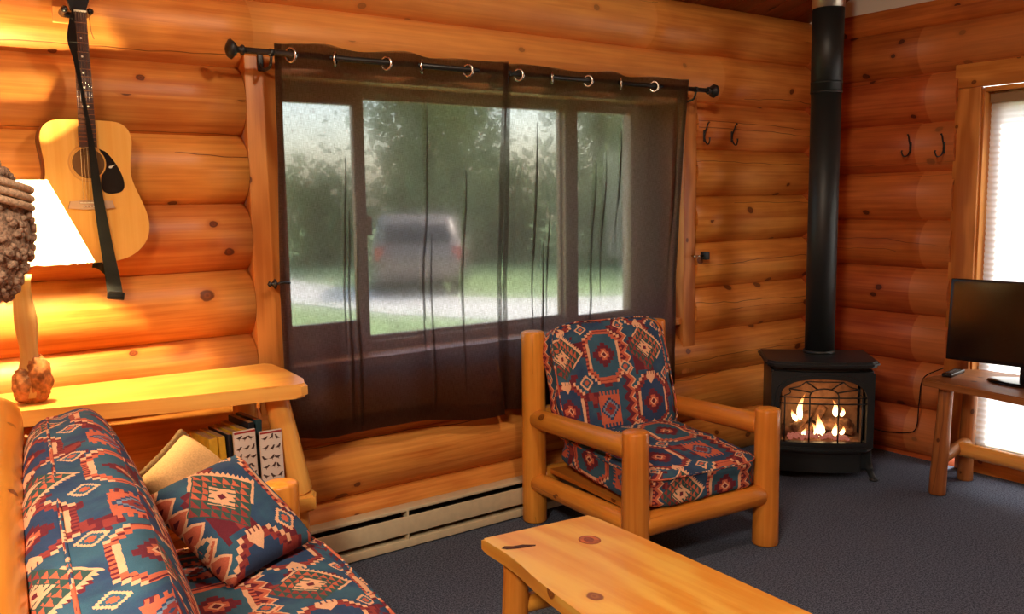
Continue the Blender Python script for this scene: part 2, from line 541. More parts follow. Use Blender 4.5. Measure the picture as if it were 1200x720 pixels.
class B:
    def __init__(s):
        s.bm = bmesh.new()
        s.uv = s.bm.loops.layers.uv.new('UVMap')

    def face(s, vs, uvs=None, smooth=False):
        try:
            f = s.bm.faces.new(vs)
        except ValueError:
            return None
        f.smooth = smooth
        if uvs:
            for l, q in zip(f.loops, uvs):
                l[s.uv].uv = q
        return f

    def box(s, c, size, rot=None, bevel=0.0, along=None):
        c = V(c)
        hx, hy, hz = size[0] / 2, size[1] / 2, size[2] / 2
        R = Euler(rot).to_matrix() if rot else Matrix.Identity(3)
        ax = along if along is not None else max(range(3), key=lambda i: size[i])
        oth = [i for i in range(3) if i != ax]
        tmp = bmesh.new()
        bmesh.ops.create_cube(tmp, size=1.0)
        for vv in tmp.verts:
            vv.co = V((vv.co.x * size[0], vv.co.y * size[1], vv.co.z * size[2]))
        if bevel:
            bmesh.ops.bevel(tmp, geom=list(tmp.edges), offset=bevel, segments=2, affect='EDGES', profile=0.6)
        tmp.normal_update()
        mp = {}
        for vv in tmp.verts:
            mp[vv] = s.bm.verts.new(R @ vv.co + c)
        for f in tmp.faces:
            n = [abs(x) for x in f.normal]
            k = n.index(max(n))
            uvs = []
            for vv in f.verts:
                p = vv.co
                if k == ax:
                    uvs.append((p[oth[0]] * 0.2 + 3.1, p[oth[1]]))
                else:
                    o = oth[0] if k == oth[1] else oth[1]
                    uvs.append((p[ax], p[o] + (0.0 if k == oth[1] else 0.7)))
            s.face([mp[vv] for vv in f.verts], uvs, bool(bevel))
        tmp.free()
        return s

    def tube(s, pts, r, n=12, cap=True, dome=0.0, jit=0.0, uo=0.0):
        pts = [V(p) for p in pts]
        if not isinstance(r, (list, tuple)):
            r = [r] * len(pts)
        rings = []
        t0 = (pts[1] - pts[0]).normalized()
        a = V((0, 0, 1)) if abs(t0.z) < 0.9 else V((1, 0, 0))
        x = t0.cross(a).normalized()
        L = 0.0
        lens = []
        for i, p in enumerate(pts):
            if i == 0:
                t = (pts[1] - pts[0])
            elif i == len(pts) - 1:
                t = (pts[-1] - pts[-2])
            else:
                t = (pts[i + 1] - pts[i - 1])
            t.normalize()
            x = (x - t * x.dot(t)).normalized()
            y = t.cross(x)
            if i:
                L += (p - pts[i - 1]).length
            lens.append(L)
            ring = []
            for k in range(n):
                an = 2 * PI * k / n
                rr = r[i]
                if jit:
                    rr *= 1 + jit * noise.noise(V((p.x * 5 + math.cos(an), p.y * 5 + math.sin(an), p.z * 5 + uo)))
                ring.append(s.bm.verts.new(p + (x * math.cos(an) + y * math.sin(an)) * rr))
            rings.append(ring)
        rm = max(r)
        for i in range(len(pts) - 1):
            for k in range(n):
                k2 = (k + 1) % n
                va, vb = 2 * PI * rm * k / n, 2 * PI * rm * (k + 1) / n
                s.face([rings[i][k], rings[i][k2], rings[i + 1][k2], rings[i + 1][k]],
                       [(lens[i], va), (lens[i], vb), (lens[i + 1], vb), (lens[i + 1], va)], True)
        if cap:
            for ring, p, sg, t, rr in ((rings[0], pts[0], -1, (pts[1] - pts[0]).normalized(), r[0]), (rings[-1], pts[-1], 1, (pts[-1] - pts[-2]).normalized(), r[-1])):
                c = s.bm.verts.new(p + t * sg * dome)
                for k in range(n):
                    k2 = (k + 1) % n
                    vs = [ring[k], ring[k2], c] if sg > 0 else [ring[k2], ring[k], c]
                    s.face(vs, [(7 + 0.2 * rr * math.cos(k), rr * math.sin(k)), (7 + 0.2 * rr * math.cos(k + 1), rr * math.sin(k + 1)), (7, 0)], bool(dome))
        return s

    def pole(s, p0, p1, r0, r1=None, n=16, cham=0.012, jit=0.03, segs=8):
        """a peeled-log member with softly rounded ends"""
        p0, p1 = V(p0), V(p1)
        r1 = r0 if r1 is None else r1
        L = (p1 - p0).length
        ts = [0, cham / L * 0.35, cham / L] + [cham / L + (1 - 2 * cham / L) * i / segs for i in range(1, segs)] + [1 - cham / L, 1 - cham / L * 0.35, 1]
        rs = []
        for i, t in enumerate(ts):
            rr = r0 + (r1 - r0) * t
            if i in (0, len(ts) - 1):
                rr -= cham
            elif i in (1, len(ts) - 2):
                rr -= cham * 0.3
            rs.append(max(rr, 0.002))
        return s.tube([p0 + (p1 - p0) * t for t in ts], rs, n, True, 0.003, jit, p0.x * 3)

    def lathe(s, prof, n=24, c=(0, 0, 0), sx=1.0, sy=1.0):
        c = V(c)
        rings = []
        for r, z in prof:
            rings.append([s.bm.verts.new(c + V((r * sx * math.cos(2 * PI * k / n), r * sy * math.sin(2 * PI * k / n), z))) for k in range(n)])
        for i in range(len(prof) - 1):
            for k in range(n):
                k2 = (k + 1) % n
                s.face([rings[i][k], rings[i][k2], rings[i + 1][k2], rings[i + 1][k]],
                       [(prof[i][1], k * 0.01), (prof[i][1], k * 0.01 + 0.01), (prof[i + 1][1], k * 0.01 + 0.01), (prof[i + 1][1], k * 0.01)], True)
        s.face(list(reversed(rings[0])))
        s.face(rings[-1])
        return s

    def prism(s, outline, z0, z1, T=None, along=0, smooth=False):
        """outline (x, y) extruded from z0 to z1, then moved by T"""
        T = T or Matrix.Identity(4)
        lo = [s.bm.verts.new(T @ V((x, y, z0))) for x, y in outline]
        hi = [s.bm.verts.new(T @ V((x, y, z1))) for x, y in outline]
        q = (lambda x, y: (x, y)) if along == 0 else (lambda x, y: (y, x))
        s.face(hi, [q(x, y) for x, y in outline])
        s.face(list(reversed(lo)), [q(x, y + 0.9) for x, y in reversed(outline)])
        n = len(outline)
        L = 0
        for i in range(n):
            j = (i + 1) % n
            d = (V(outline[j]) - V(outline[i])).length
            s.face([lo[i], lo[j], hi[j], hi[i]], [(L, z0), (L + d, z0), (L + d, z1), (L, z1)], smooth)
            L += d
        return s

    def sphere(s, c, r, seg=8, rings=6, jit=0.0):
        if not isinstance(r, (tuple, list)):
            r = (r, r, r)
        mtx = Matrix.Translation(V(c)) @ Matrix.Diagonal(V(r)).to_4x4()
        res = bmesh.ops.create_uvsphere(s.bm, u_segments=seg, v_segments=rings, radius=1.0, matrix=mtx)
        for vv in res['verts']:
            if jit:
                vv.co += V((random.uniform(-jit, jit), random.uniform(-jit, jit), random.uniform(-jit, jit)))
            for f in vv.link_faces:
                f.smooth = True
        return s

    def move(s, T):
        bmesh.ops.transform(s.bm, matrix=T, verts=s.bm.verts)
        return s


def obj(name, b, mat, parent=None, label=None):
    me = bpy.data.meshes.new(name)
    b.bm.normal_update()
    b.bm.to_mesh(me)
    b.bm.free()
    mats = mat if isinstance(mat, list) else [mat]
    for mm in mats:
        me.materials.append(mm)
    o = bpy.data.objects.new(name, me)
    COL.objects.link(o)
    if parent:
        o.parent = parent
    if label:
        o['label'] = label
    return o


def tag(o, label, cat, group=None):
    o['label'] = label
    o['category'] = cat
    if group:
        o['group'] = group
    return o


def thing(name, label, cat, loc=(0, 0, 0), rotz=0.0, group=None):
    o = bpy.data.objects.new(name, None)
    COL.objects.link(o)
    o.location = loc
    o.rotation_euler = (0, 0, rotz)
    return tag(o, label, cat, group)


def struct(name, b=None, mat=None, label=None):
    if b is None:
        o = bpy.data.objects.new(name, None)
        COL.objects.link(o)
    else:
        o = obj(name, b, mat)
    o['kind'] = 'structure'
    if label:
        o['label'] = label
    return o


def dup(o, loc, rotz=None, label=None):
    r = o.copy()
    COL.objects.link(r)
    r.location = loc
    if rotz is not None:
        r.rotation_euler = (0, 0, rotz)
    if label:
        r['label'] = label
    for ch in list(o.children):
        c = ch.copy()
        COL.objects.link(c)
        c.parent = r
        for g in ch.children:
            d = g.copy()
            COL.objects.link(d)
            d.parent = c
    return r


def rot_frame(origin, xdir, zdir=(0, 0, 1)):
    """matrix whose local x is xdir, local z near zdir"""
    x = V(xdir).normalized()
    z = V(zdir)
    z = (z - x * x.dot(z)).normalized()
    y = z.cross(x)
    mt = Matrix((x, y, z)).transposed().to_4x4()
    mt.translation = V(origin)
    return mt


def spline(pts, n=8):
    """Catmull-Rom through pts"""
    pts = [V(p) for p in pts]
    P = [pts[0] * 2 - pts[1]] + pts + [pts[-1] * 2 - pts[-2]]
    out = []
    for i in range(1, len(P) - 2):
        for k in range(n):
            t = k / n
            a, b_, c, d = P[i - 1], P[i], P[i + 1], P[i + 2]
            out.append(0.5 * ((2 * b_) + (c - a) * t + (2 * a - 5 * b_ + 4 * c - d) * t * t + (3 * b_ - a - 3 * c + d) * t ** 3))
    out.append(pts[-1])
    return out


# ------------------------------------------------------------------ room shell
XL, XR, YB, YF = -2.3, 4.98, 3.567, -3.2      # seam planes of the log courses


def log_course(name, axis, centre, z, a0, a1, r, mat, parent, step=None, seed=0.0, n=28):
    """one horizontal wall log; axis 'x' or 'y'; step = (from, to) stretch hewn a little flatter and sanded"""
    b = B()
    L = a1 - a0
    cuts = [a0 + L * i / max(2, int(L / 0.22)) for i in range(max(2, int(L / 0.22)) + 1)]
    if step:
        for e in step:
            if a0 < e < a1:
                cuts = [c for c in cuts if abs(c - e) > 0.03] + [e - 0.002, e + 0.002]
        cuts.sort()
    sl = b.bm.verts.layers.float.new('sanded')
    rings = []
    for a in cuts:
        ring = []
        inside = bool(step) and step[0] < a < step[1]
        for k in range(n):
            an = 2 * PI * k / n
            rr = r * (1 + 0.018 * noise.noise(V((a * 0.9, math.cos(an) * 0.7 + seed, math.sin(an) * 0.7))))
            wob = 0.004 * noise.noise(V((a * 0.7, seed, 9.0)))
            if inside:
                rr -= 0.005
            p = (a, centre - math.cos(an) * rr, z + math.sin(an) * rr + wob) if axis == 'x' else (centre - math.cos(an) * rr, a, z + math.sin(an) * rr + wob)
            vv = b.bm.verts.new(p)
            vv[sl] = 1.0 if inside else 0.0
            ring.append(vv)
        rings.append(ring)
    for i in range(len(cuts) - 1):
        for k in range(n):
            k2 = (k + 1) % n
            va, vb = 2 * PI * r * k / n, 2 * PI * r * (k + 1) / n
            q = [(cuts[i], va), (cuts[i + 1], va), (cuts[i + 1], vb), (cuts[i], vb)]
            vs = [rings[i][k], rings[i + 1][k], rings[i + 1][k2], rings[i][k2]]
            if axis == 'y':
                vs.reverse(); q.reverse()
            b.face(vs, q, True)
    f0 = b.face(rings[0], [(5 + 0.3 * r * math.cos(2 * PI * k / n), r * math.sin(2 * PI * k / n)) for k in range(n)])
    f1 = b.face(list(reversed(rings[-1])), [(5 + 0.3 * r * math.cos(2 * PI * k / n), r * math.sin(2 * PI * k / n)) for k in range(n)])
    bmesh.ops.recalc_face_normals(b.bm, faces=list(b.bm.faces))
    return obj(name, b, mat, parent)


b = B()
b.box((1.35, 0.3, -0.05), (7.6, 7.4, 0.1))
floor = struct('floor', b, M['carpet'], 'dark blue grey speckled carpet')

# back wall: courses between the measured seams
wall_back = struct('wall_back')
seams = [-0.017, 0.252, 0.512, 0.768, 1.028, 1.290, 1.560, 1.830, 2.092, 2.362, 2.632]
R_LOG, CY = 0.154, 3.644
for i in range(len(seams) - 1):
    z = (seams[i] + seams[i + 1]) / 2
    if 0.8 < z < 2.05:
        log_course('log', 'x', CY, z, XL - 0.1, 1.259, R_LOG, M['log'], wall_back, None, i * 3.1)
        log_course('log', 'x', CY, z, 3.844, 5.2, R_LOG, M['log'], wall_back, None, i * 3.1 + 40)
    else:
        st = {9: (1.085, 3.515), 8: (1.3, 4.06)}.get(i)
        log_course('log', 'x', CY, z, XL - 0.1, 5.2, R_LOG, M['log'], wall_back, st, i * 3.1)

# right wall, half a course out of step, cut for the tall window
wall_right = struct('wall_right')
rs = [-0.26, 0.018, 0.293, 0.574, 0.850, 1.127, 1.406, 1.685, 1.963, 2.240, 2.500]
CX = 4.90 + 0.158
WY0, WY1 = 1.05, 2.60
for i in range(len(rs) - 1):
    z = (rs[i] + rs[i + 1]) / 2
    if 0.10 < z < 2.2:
        log_course('log', 'y', CX, z, WY1, 3.75, 0.158, M['log_red_dim'], wall_right, (2.0, 2.80 + 0.03 * math.sin(i * 2.1)), i * 2.3)
        log_course('log', 'y', CX, z, YF, WY1 - 1.5, 0.158, M['log_red_dim'], wall_right, None, i * 2.3 + 9)
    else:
        log_course('log', 'y', CX, z, YF, 3.75, 0.158, M['log_red_dim'], wall_right, (1.4, 2.83) if z > 2 else None, i * 2.3)
log_course('log', 'y', CX - 0.02, 2.575, YF, 3.75, 0.10, M['log_red_dim'], wall_right, None, 51.0)
b = B()
b.prism([(-3.4, 2.60), (3.8, 2.60), (3.8, 2.75), (-3.4, 4.9)], 0, 0.06, Matrix(((0, 0, 1, 4.955), (1, 0, 0, 0), (0, 1, 0, 0), (0, 0, 0, 1))))
obj('gable_panel', b, M['white'], wall_right, 'pale painted gable panel above the logs')

# the two walls behind the camera
for nm, ax, cen, a0, a1 in (('wall_left', 'y', XL - 0.154, YF, 3.8), ('wall_rear', 'x', YF - 0.154, XL, 5.1)):
    wl = struct(nm)
    zz = -0.05
    k = 0
    while zz < 4.9:
        log_course('log', ax, cen, zz + 0.134, a0, a1, 0.156, M['log'], wl, None, zz * 7, 14)
        zz += 0.267
# ceiling: sloping boards rising from the back wall
ceil = struct('ceiling')
slope = 0.31
def cz(y): return 2.635 + (3.60 - y) * slope
b = B()
b.prism([(-3.45, cz(-3.45) + 0.03), (4.0, cz(4.0) + 0.03), (4.0, cz(4.0) + 0.13), (-3.45, cz(-3.45) + 0.13)], XL - 0.3, 5.3,
        Matrix(((0, 0, 1, 0), (1, 0, 0, 0), (0, 1, 0, 0), (0, 0, 0, 1))))
obj('roof_deck', b, M['plank'], ceil)
ang = -math.atan(slope)
Lp = 7.4 * math.sqrt(1 + slope * slope)
k = 0
x = XL - 0.1
while x < 5.1:
    b = B()
    b.box((0, 0, 0), (0.146, Lp, 0.022), None, 0.003, 1)
    o = obj('ceiling_plank', b, M['plank'], ceil)
    o.location = (x + 0.075, 0.30, cz(0.30) + 0.012)
    o.rotation_euler = (ang, 0, 0)
    x += 0.150

# ------------------------------------------------------------------ window in the back wall
win = struct('window_1', label='wide three part window behind the sheer curtains')
def wbox(name, x0, x1, y0, y1, z0, z1, mat, par=None, bev=0.003, label=None):
    b = B()
    b.box(((x0 + x1) / 2, (y0 + y1) / 2, (z0 + z1) / 2), (x1 - x0, y1 - y0, z1 - z0), None, bev)
    return obj(name, b, mat, par, label)
wbox('trim_board', 1.262, 1.412, 3.500, 3.585, 0.30, 2.135, M['board'], win)
wbox('trim_board', 3.745, 3.842, 3.505, 3.585, 0.55, 2.11, M['board'], win)
wbox('jamb_board', 1.395, 1.425, 3.585, 3.78, 0.80, 2.11, M['board'], win)
wbox('jamb_board', 3.725, 3.755, 3.585, 3.78, 0.80, 2.11, M['board'], win)
wbox('head_board', 1.395, 3.755, 3.545, 3.78, 2.072, 2.11, M['board'], win)
wbox('sill_board', 1.395, 3.755, 3.52, 3.80, 0.835, 0.872, M['board'], win)
wbox('apron_board', 1.395, 3.755, 3.58, 3.76, 0.70, 0.835, M['board'], win)
# outer vinyl frame, then the three lights
b = B()
for x0, x1, z0, z1 in ((1.42, 1.475, 0.872, 2.072), (3.515, 3.73, 0.872, 2.072), (1.475, 3.515, 0.872, 0.915), (1.475, 3.515, 2.036, 2.072)):
    b.box(((x0 + x1) / 2, 3.73, (z0 + z1) / 2), (x1 - x0, 0.07, z1 - z0), None, 0.002)
obj('outer_frame', b, M['vinyl'], win)
for x0, x1, z0, z1, y, st in ((1.475, 1.865, 0.905, 2.04, 3.705, (0.012, 0.055, 0.115, 0.055)), (1.84, 3.07, 0.905, 2.04, 3.74, (0.035, 0.045, 0.03, 0.022)), (3.035, 3.53, 0.905, 2.04, 3.705, (0.085, 0.02, 0.02, 0.024))):
    l, r_, bt, tp = st
    b = B()
    for a in ((x0, x0 + l, z0, z1), (x1 - r_, x1, z0, z1), (x0 + l, x1 - r_, z0, z0 + bt), (x0 + l, x1 - r_, z1 - tp, z1)):
        b.box(((a[0] + a[1]) / 2, y, (a[2] + a[3]) / 2), (a[1] - a[0], 0.032, a[3] - a[2]), None, 0.002)
    sash = obj('sash', b, M['vinyl'], win)
    wbox('pane', x0 + l - 0.005, x1 - r_ + 0.005, y - 0.003, y + 0.003, z0 + bt - 0.005, z1 - tp + 0.005, M['pane'], sash, 0)
b = B()
b.box((1.87, 3.682, 1.45), (0.025, 0.02, 0.09), None, 0.004)
obj('latch', b, M['vinyl'], win)

# ------------------------------------------------------------------ tall window in the right wall
w2 = struct('window_2', label='tall bright window with pine casing behind the television')
wbox('trim_board', 4.935, 4.975, 2.474, 2.614, 0.10, 2.126, M['board'], w2)
wbox('trim_board', 4.93, 4.975, 0.95, 2.618, 2.128, 2.256, M['board'], w2)
wbox('trim_board', 4.935, 4.975, 0.95, 1.09, 0.10, 2.126, M['board'], w2)
wbox('jamb_board', 4.955, 5.17, 2.462, 2.485, 0.10, 2.12, M['board'], w2)
wbox('jamb_board', 4.955, 5.17, 1.08, 1.10, 0.10, 2.12, M['board'], w2)
wbox('head_board', 4.955, 5.17, 1.10, 2.47, 2.10, 2.125, M['board'], w2)
wbox('sill_board', 4.925, 5.17, 1.06, 2.53, 0.078, 0.118, M['vinyl_white'], w2)
wbox('apron_board', 4.94, 4.975, 1.06, 2.53, 0.0, 0.078, M['board'], w2)
b = B()
for y0, y1, z0, z1 in ((2.40, 2.465, 0.118, 2.10), (1.10, 1.165, 0.118, 2.10), (1.165, 2.40, 0.118, 0.18), (1.165, 2.40, 2.04, 2.10)):
    b.box((5.09, (y0 + y1) / 2, (z0 + z1) / 2), (0.06, y1 - y0, z1 - z0), None, 0.003)
sash = obj('sash', b, M['vinyl_white'], w2)
wbox('pane', 5.087, 5.093, 1.16, 2.405, 0.175, 2.045, M['pane'], sash, 0)

sh = thing('pleated_shade', 'white pleated shade lowered over the tall right window', 'window shade', (5.02, 1.78, 0.12))
b = B()
nz = 120
prev = None
for i in range(nz + 1):
    z = 0.018 + (1.912) * i / nz
    x = 0.003 if i % 2 else -0.003
    row = [b.bm.verts.new((x, y, z)) for y in (-0.676, 0.678)]
    if prev:
        b.face([prev[0], prev[1], row[1], row[0]])
    prev = row
obj('pleats', b, M['cell'], sh)
b = B(); b.box((0, 0.0, 1.945), (0.045, 1.352, 0.050), None, 0.004)
obj('head_rail', b, plain('bronze_rail', srgb(150, 122, 92), 0.4), sh)
b = B(); b.box((0, 0.0, 0.013), (0.03, 1.352, 0.024), None, 0.004)
obj('bottom_rail', b, M['vinyl_white'], sh)

# ------------------------------------------------------------------ curtains on their rod
RODY, RODZ = 3.375, 2.132
rod = thing('curtain_rod', 'black metal curtain rod with square finials above the wide window', 'curtain rod', (2.49, RODY, RODZ))
b = B(); b.tube([(-1.27, 0, 0), (1.29, 0, 0)], 0.0120, 16)
obj('rod', b, M['iron'], rod)
for sx in (-1, 1):
    b = B()
    prof = [(0.013, 0.0), (0.020, 0.004), (0.020, 0.012), (0.012, 0.017), (0.012, 0.026), (0.030, 0.040), (0.038, 0.050), (0.034, 0.060), (0.014, 0.070), (0.002, 0.073)]
    b.lathe(prof, 8)
    T = Matrix.Translation((sx * 1.27 + (0.02 if sx > 0 else 0), 0, 0)) @ Matrix.Rotation(sx * PI / 2, 4, 'Y')
    b.move(T)
    obj('finial', b, M['iron'], rod)
for bx in (-1.165, -0.045, 1.20):
    b = B()
    b.tube(spline([(bx, 0.125, -0.02), (bx, 0.09, -0.055), (bx, 0.02, -0.05), (bx, 0.0, -0.014)], 5), 0.006, 8)
    b.tube([(bx - 0.008, 0, 0), (bx + 0.008, 0, 0)], 0.0145, 14)
    b.box((bx, 0.119, -0.02), (0.022, 0.012, 0.07), None, 0.003)
    obj('bracket', b, M['iron'], rod)


def curtain(name, label, x0, x1, cross, front_first, zb0, zb1, seed):
    """grommet panel: fabric passes before and behind the rod between the crossings"""
    t = thing(name, label, 'curtain', (0, 0, 0), 0, 'sheer brown grommet curtains')
    edges = [x0] + cross + [x1]
    nx, nz = 260, 70
    rnd = random.Random(seed)
    tucks = [(rnd.uniform(x0 + .05, x1 - .05), rnd.uniform(0.5, 0.95), rnd.uniform(.25, .6), rnd.uniform(0.008, 0.016)) for _ in range(7)]

    def surf(x, z, off=0.0):
        i = 0
        while i < len(edges) - 2 and x > edges[i + 1]:
            i += 1
        w_ = edges[i + 1] - edges[i]
        ph = (x - edges[i]) / w_
        s = 1 if (i % 2 == 0) != front_first else -1
        if i == 0:
            ph = 0.5 + ph * 0.5
        if i == len(edges) - 2:
            ph = ph * 0.5
        h = (z - zb0) / (RODZ + 0.045 - zb0)
        A = 0.021 + 0.014 * max(0, h - 0.75) * 4
        d = s * A * math.sin(PI * ph)
        xx = x + 0.012 * (1 - h) * noise.noise(V((x * 3, z * 1.2, seed)))
        d += 0.018 * (1 - h) * noise.noise(V((x * 5, z * 0.8, seed + 4)))
        d += 0.004 * noise.noise(V((x * 16, z * 5, seed + 8)))
        for tx, th, tl, tw in tucks:
            dz = abs(h - th + tl * 0.5) / (tl * 0.5)
            if dz < 1:
                q = (x - tx - 0.02 * noise.noise(V((z * 2, tx, 0)))) / tw
                if abs(q) < 1.5:
                    d -= 0.016 * (1 - dz ** 4) * math.exp(-q * q * 3)
        return V((xx, RODY + 0.068 * min(1.0, (1 - h) * 1.6) + d + off, z))
    b = B()
    rows = []
    for j in range(nz + 1):
        row = []
        for i in range(nx + 1):
            x = x0 + (x1 - x0) * i / nx
            zb = zb0 + (zb1 - zb0) * i / nx + 0.012 * math.sin(x * 9 + seed) * 1.0
            zt = RODZ + 0.043 + 0.004 * math.sin(x * 21)
            tt = j / nz
            row.append(b.bm.verts.new(surf(x, zb + (zt - zb) * tt)))
        rows.append(row)
    for j in range(nz):
        for i in range(nx):
            fx = [x0 + (x1 - x0) * q / nx for q in (i, i + 1)]
            fz = [2.0 * q / nz for q in (j, j + 1)]
            b.face([rows[j][i], rows[j][i + 1], rows[j + 1][i + 1], rows[j + 1][i]],
                   [(fx[0], fz[0]), (fx[1], fz[0]), (fx[1], fz[1]), (fx[0], fz[1])], True)
    obj('fabric', b, M['sheer'], t)
    for nm, za, zb_ in (('heading_band', RODZ - 0.055, RODZ + 0.040), ('hem', None, None)):
        b = B()
        rows = []
        for j in range(5):
            row = []
            for i in range(nx + 1):
                x = x0 + (x1 - x0) * i / nx
                if za is None:
                    zb = zb0 + (zb1 - zb0) * i / nx + 0.012 * math.sin(x * 9 + seed)
                    z = zb + 0.07 * j / 4
                else:
                    z = za + (zb_ - za) * j / 4
                row.append(b.bm.verts.new(surf(x, z, 0.0025)))
            rows.append(row)
        for j in range(4):
            for i in range(nx):
                b.face([rows[j][i], rows[j][i + 1], rows[j + 1][i + 1], rows[j + 1][i]],
                       [(i * .005, j * .02), (i * .005 + .005, j * .02), (i * .005 + .005, j * .02 + .02), (i * .005, j * .02 + .02)], True)
        obj(nm, b, M['sheer'], t)
    for side in (0, 1):          # turned-over side hems
        b = B()
        prev = None
        for j in range(nz + 1):
            tt = j / nz
            row = []
            for q in range(4):
                x = (x0 + 0.026 * q / 3) if side == 0 else (x1 - 0.026 * q / 3)
                zb = (zb0 if side == 0 else zb1) + 0.012 * math.sin(x * 9 + seed)
                row.append(b.bm.verts.new(surf(x, zb + (RODZ + 0.04 - zb) * tt, 0.003)))
            if prev:
                for q in range(3):
                    b.face([prev[q], prev[q + 1], row[q + 1], row[q]], [(q * .01, tt * 2)] * 4, True)
            prev = row
        obj('side_hem', b, M['sheer'], t)
    for tx, th, tl, tw in tucks:  # narrow pleats where the voile is folded over on itself
        b = B()
        prev = None
        zt_ = zb0 + th * (RODZ - zb0)
        ln = tl * 1.4 * (RODZ - zb0)
        for j in range(31):
            tt = j / 30
            z = max(zb0 + 0.02, zt_ - ln * tt)
            wd = 0.0065 * math.sin(PI * (0.04 + 0.92 * tt)) ** 0.6
            xc = tx + 0.02 * noise.noise(V((z * 2, tx, 0)))
            row = [b.bm.verts.new(surf(xc + e * wd, z, -0.004)) for e in (-1, 0, 1)]
            if prev:
                for q in (0, 1):
                    b.face([prev[q], prev[q + 1], row[q + 1], row[q]], [(q * .005, tt), (q * .005 + .005, tt), (q * .005 + .005, tt + .03), (q * .005, tt + .03)], True)
            prev = row
        obj('fold', b, M['sheer'], t)
    for i, cx_ in enumerate(cross):
        b = B()
        pts = []
        s = 1 if ((i % 2 == 0) != front_first) else -1
        a = s * math.radians(52)
        pts = [V((cx_ + 0.021 * math.cos(q) * math.cos(a), RODY + 0.021 * math.cos(q) * -math.sin(a), RODZ - 0.004 + 0.025 * math.sin(q))) for q in [2 * PI * k / 24 for k in range(25)]]
        b.tube(pts, 0.0065, 8, False)
        obj('grommet', b, M['chrome'], t)
    return t


curtain('curtain', 'sheer dark brown curtain panel on the left half of the rod', 1.352, 2.425, [1.403, 1.59, 1.82, 1.99, 2.225], False, 0.590, 0.535, 3)
curtain('curtain', 'sheer dark brown curtain panel on the right, behind the armchair', 2.452, 3.60, [2.504, 2.70, 2.925, 3.14, 3.375], False, 0.535, 0.53, 11)

hb = thing('curtain_holdback', 'black curtain holdback on the left window casing', 'curtain holdback', (1.335, 3.50, 1.236), 0, 'curtain holdbacks')
b = B(); b.tube([(0, 0, 0), (0, -0.06, 0)], 0.005, 8)
b.tube(spline([(0, -0.055, 0), (0.02, -0.06, 0.004), (0.055, -0.05, 0.0)], 5), 0.005, 8)
obj('arm', b, M['iron'], hb)
b = B(); b.lathe([(0.018, 0), (0.021, 0.004), (0.010, 0.012), (0.006, 0.018), (0.013, 0.026), (0.002, 0.034)], 12)
b.move(Matrix.Translation((-0.006, -0.052, 0)) @ Matrix.Rotation(-PI / 2, 4, 'Y'))
obj('knob', b, M['iron'], hb)
hb2 = thing('curtain_holdback', 'black curtain holdback with square knob on the right window casing', 'curtain holdback', (3.81, 3.505, 1.226), 0, 'curtain holdbacks')
b = B(); b.tube([(0, 0, 0), (0, -0.05, 0)], 0.005, 8)
b.tube([(-0.03, -0.05, 0), (0.045, -0.05, 0)], 0.005, 8)
obj('arm', b, M['chrome'], hb2)
b = B(); b.box((0.056, -0.05, 0), (0.03, 0.045, 0.045), None, 0.004)
obj('knob', b, M['iron'], hb2)

# coat hooks
def hook(label, loc, rz):
    t = thing('coat_hook', label, 'hook', loc, rz, 'coat hooks on the log walls')
    b = B()
    b.box((0, -0.004, 0.0), (0.016, 0.008, 0.075), None, 0.003)
    obj('plate', b, M['iron'], t)
    b = B()
    b.tube(spline([(0, -0.004, 0.01), (0, -0.022, 0.045), (0.002, -0.036, 0.078), (0.002, -0.046, 0.086)], 6), [0.005] * 18 + [0.007], 8)
    obj('upper_prong', b, M['iron'], t)
    b = B()
    b.tube(spline([(0, -0.004, -0.015), (-0.004, -0.028, -0.050), (-0.016, -0.058, -0.056), (-0.022, -0.072, -0.03), (-0.020, -0.07, -0.018)], 6), [0.005] * 24 + [0.008], 8)
    obj('lower_prong', b, M['iron'], t)
    t.scale = (0.85, 0.85, 0.85)
    return t
hook('black coat hook on the back wall, just right of the curtain', (3.885, 3.492, 1.90), 0)
hook('black coat hook on the back wall, nearer the stove pipe', (4.12, 3.492, 1.90), 0)
hook('black coat hook on the right wall, nearer the stove pipe', (4.902, 2.845, 1.82), -PI / 2)
hook('black coat hook on the right wall, beside the window casing', (4.902, 2.648, 1.81), -PI / 2)

# ------------------------------------------------------------------ guitar on the wall
GX, GY = 0.656, 3.396
g = thing('acoustic_guitar', 'acoustic guitar with pale spruce top hanging on the log wall', 'guitar', (GX, GY, 1.36))
# half outline: (half width, height above the bottom)
half = [(0.0, 0.0), (0.075, 0.004), (0.135, 0.027), (0.175, 0.070), (0.189, 0.120), (0.183, 0.170), (0.165, 0.222), (0.146, 0.270), (0.137, 0.310), (0.138, 0.350), (0.144, 0.395), (0.146, 0.432), (0.135, 0.466), (0.105, 0.488), (0.05, 0.493), (0.0, 0.493)]
hs = spline([(x, z, 0) for x, z in half], 5)
outline = [(p.x, p.y) for p in hs] + [(-p.x, p.y) for p in reversed(hs[1:-1])]
TG = Matrix(((1, 0, 0, 0), (0, 0, 1, 0), (0, 1, 0, 0), (0, 0, 0, 1)))      # (x, y, z) -> (x, z, y)
b = B(); b.prism(outline, 0.004, 0.094, TG, 1, True)
obj('body_sides', b, M['mahogany'], g)
b = B()
hole_c, hole_r = 0.345, 0.052
n = len(outline)
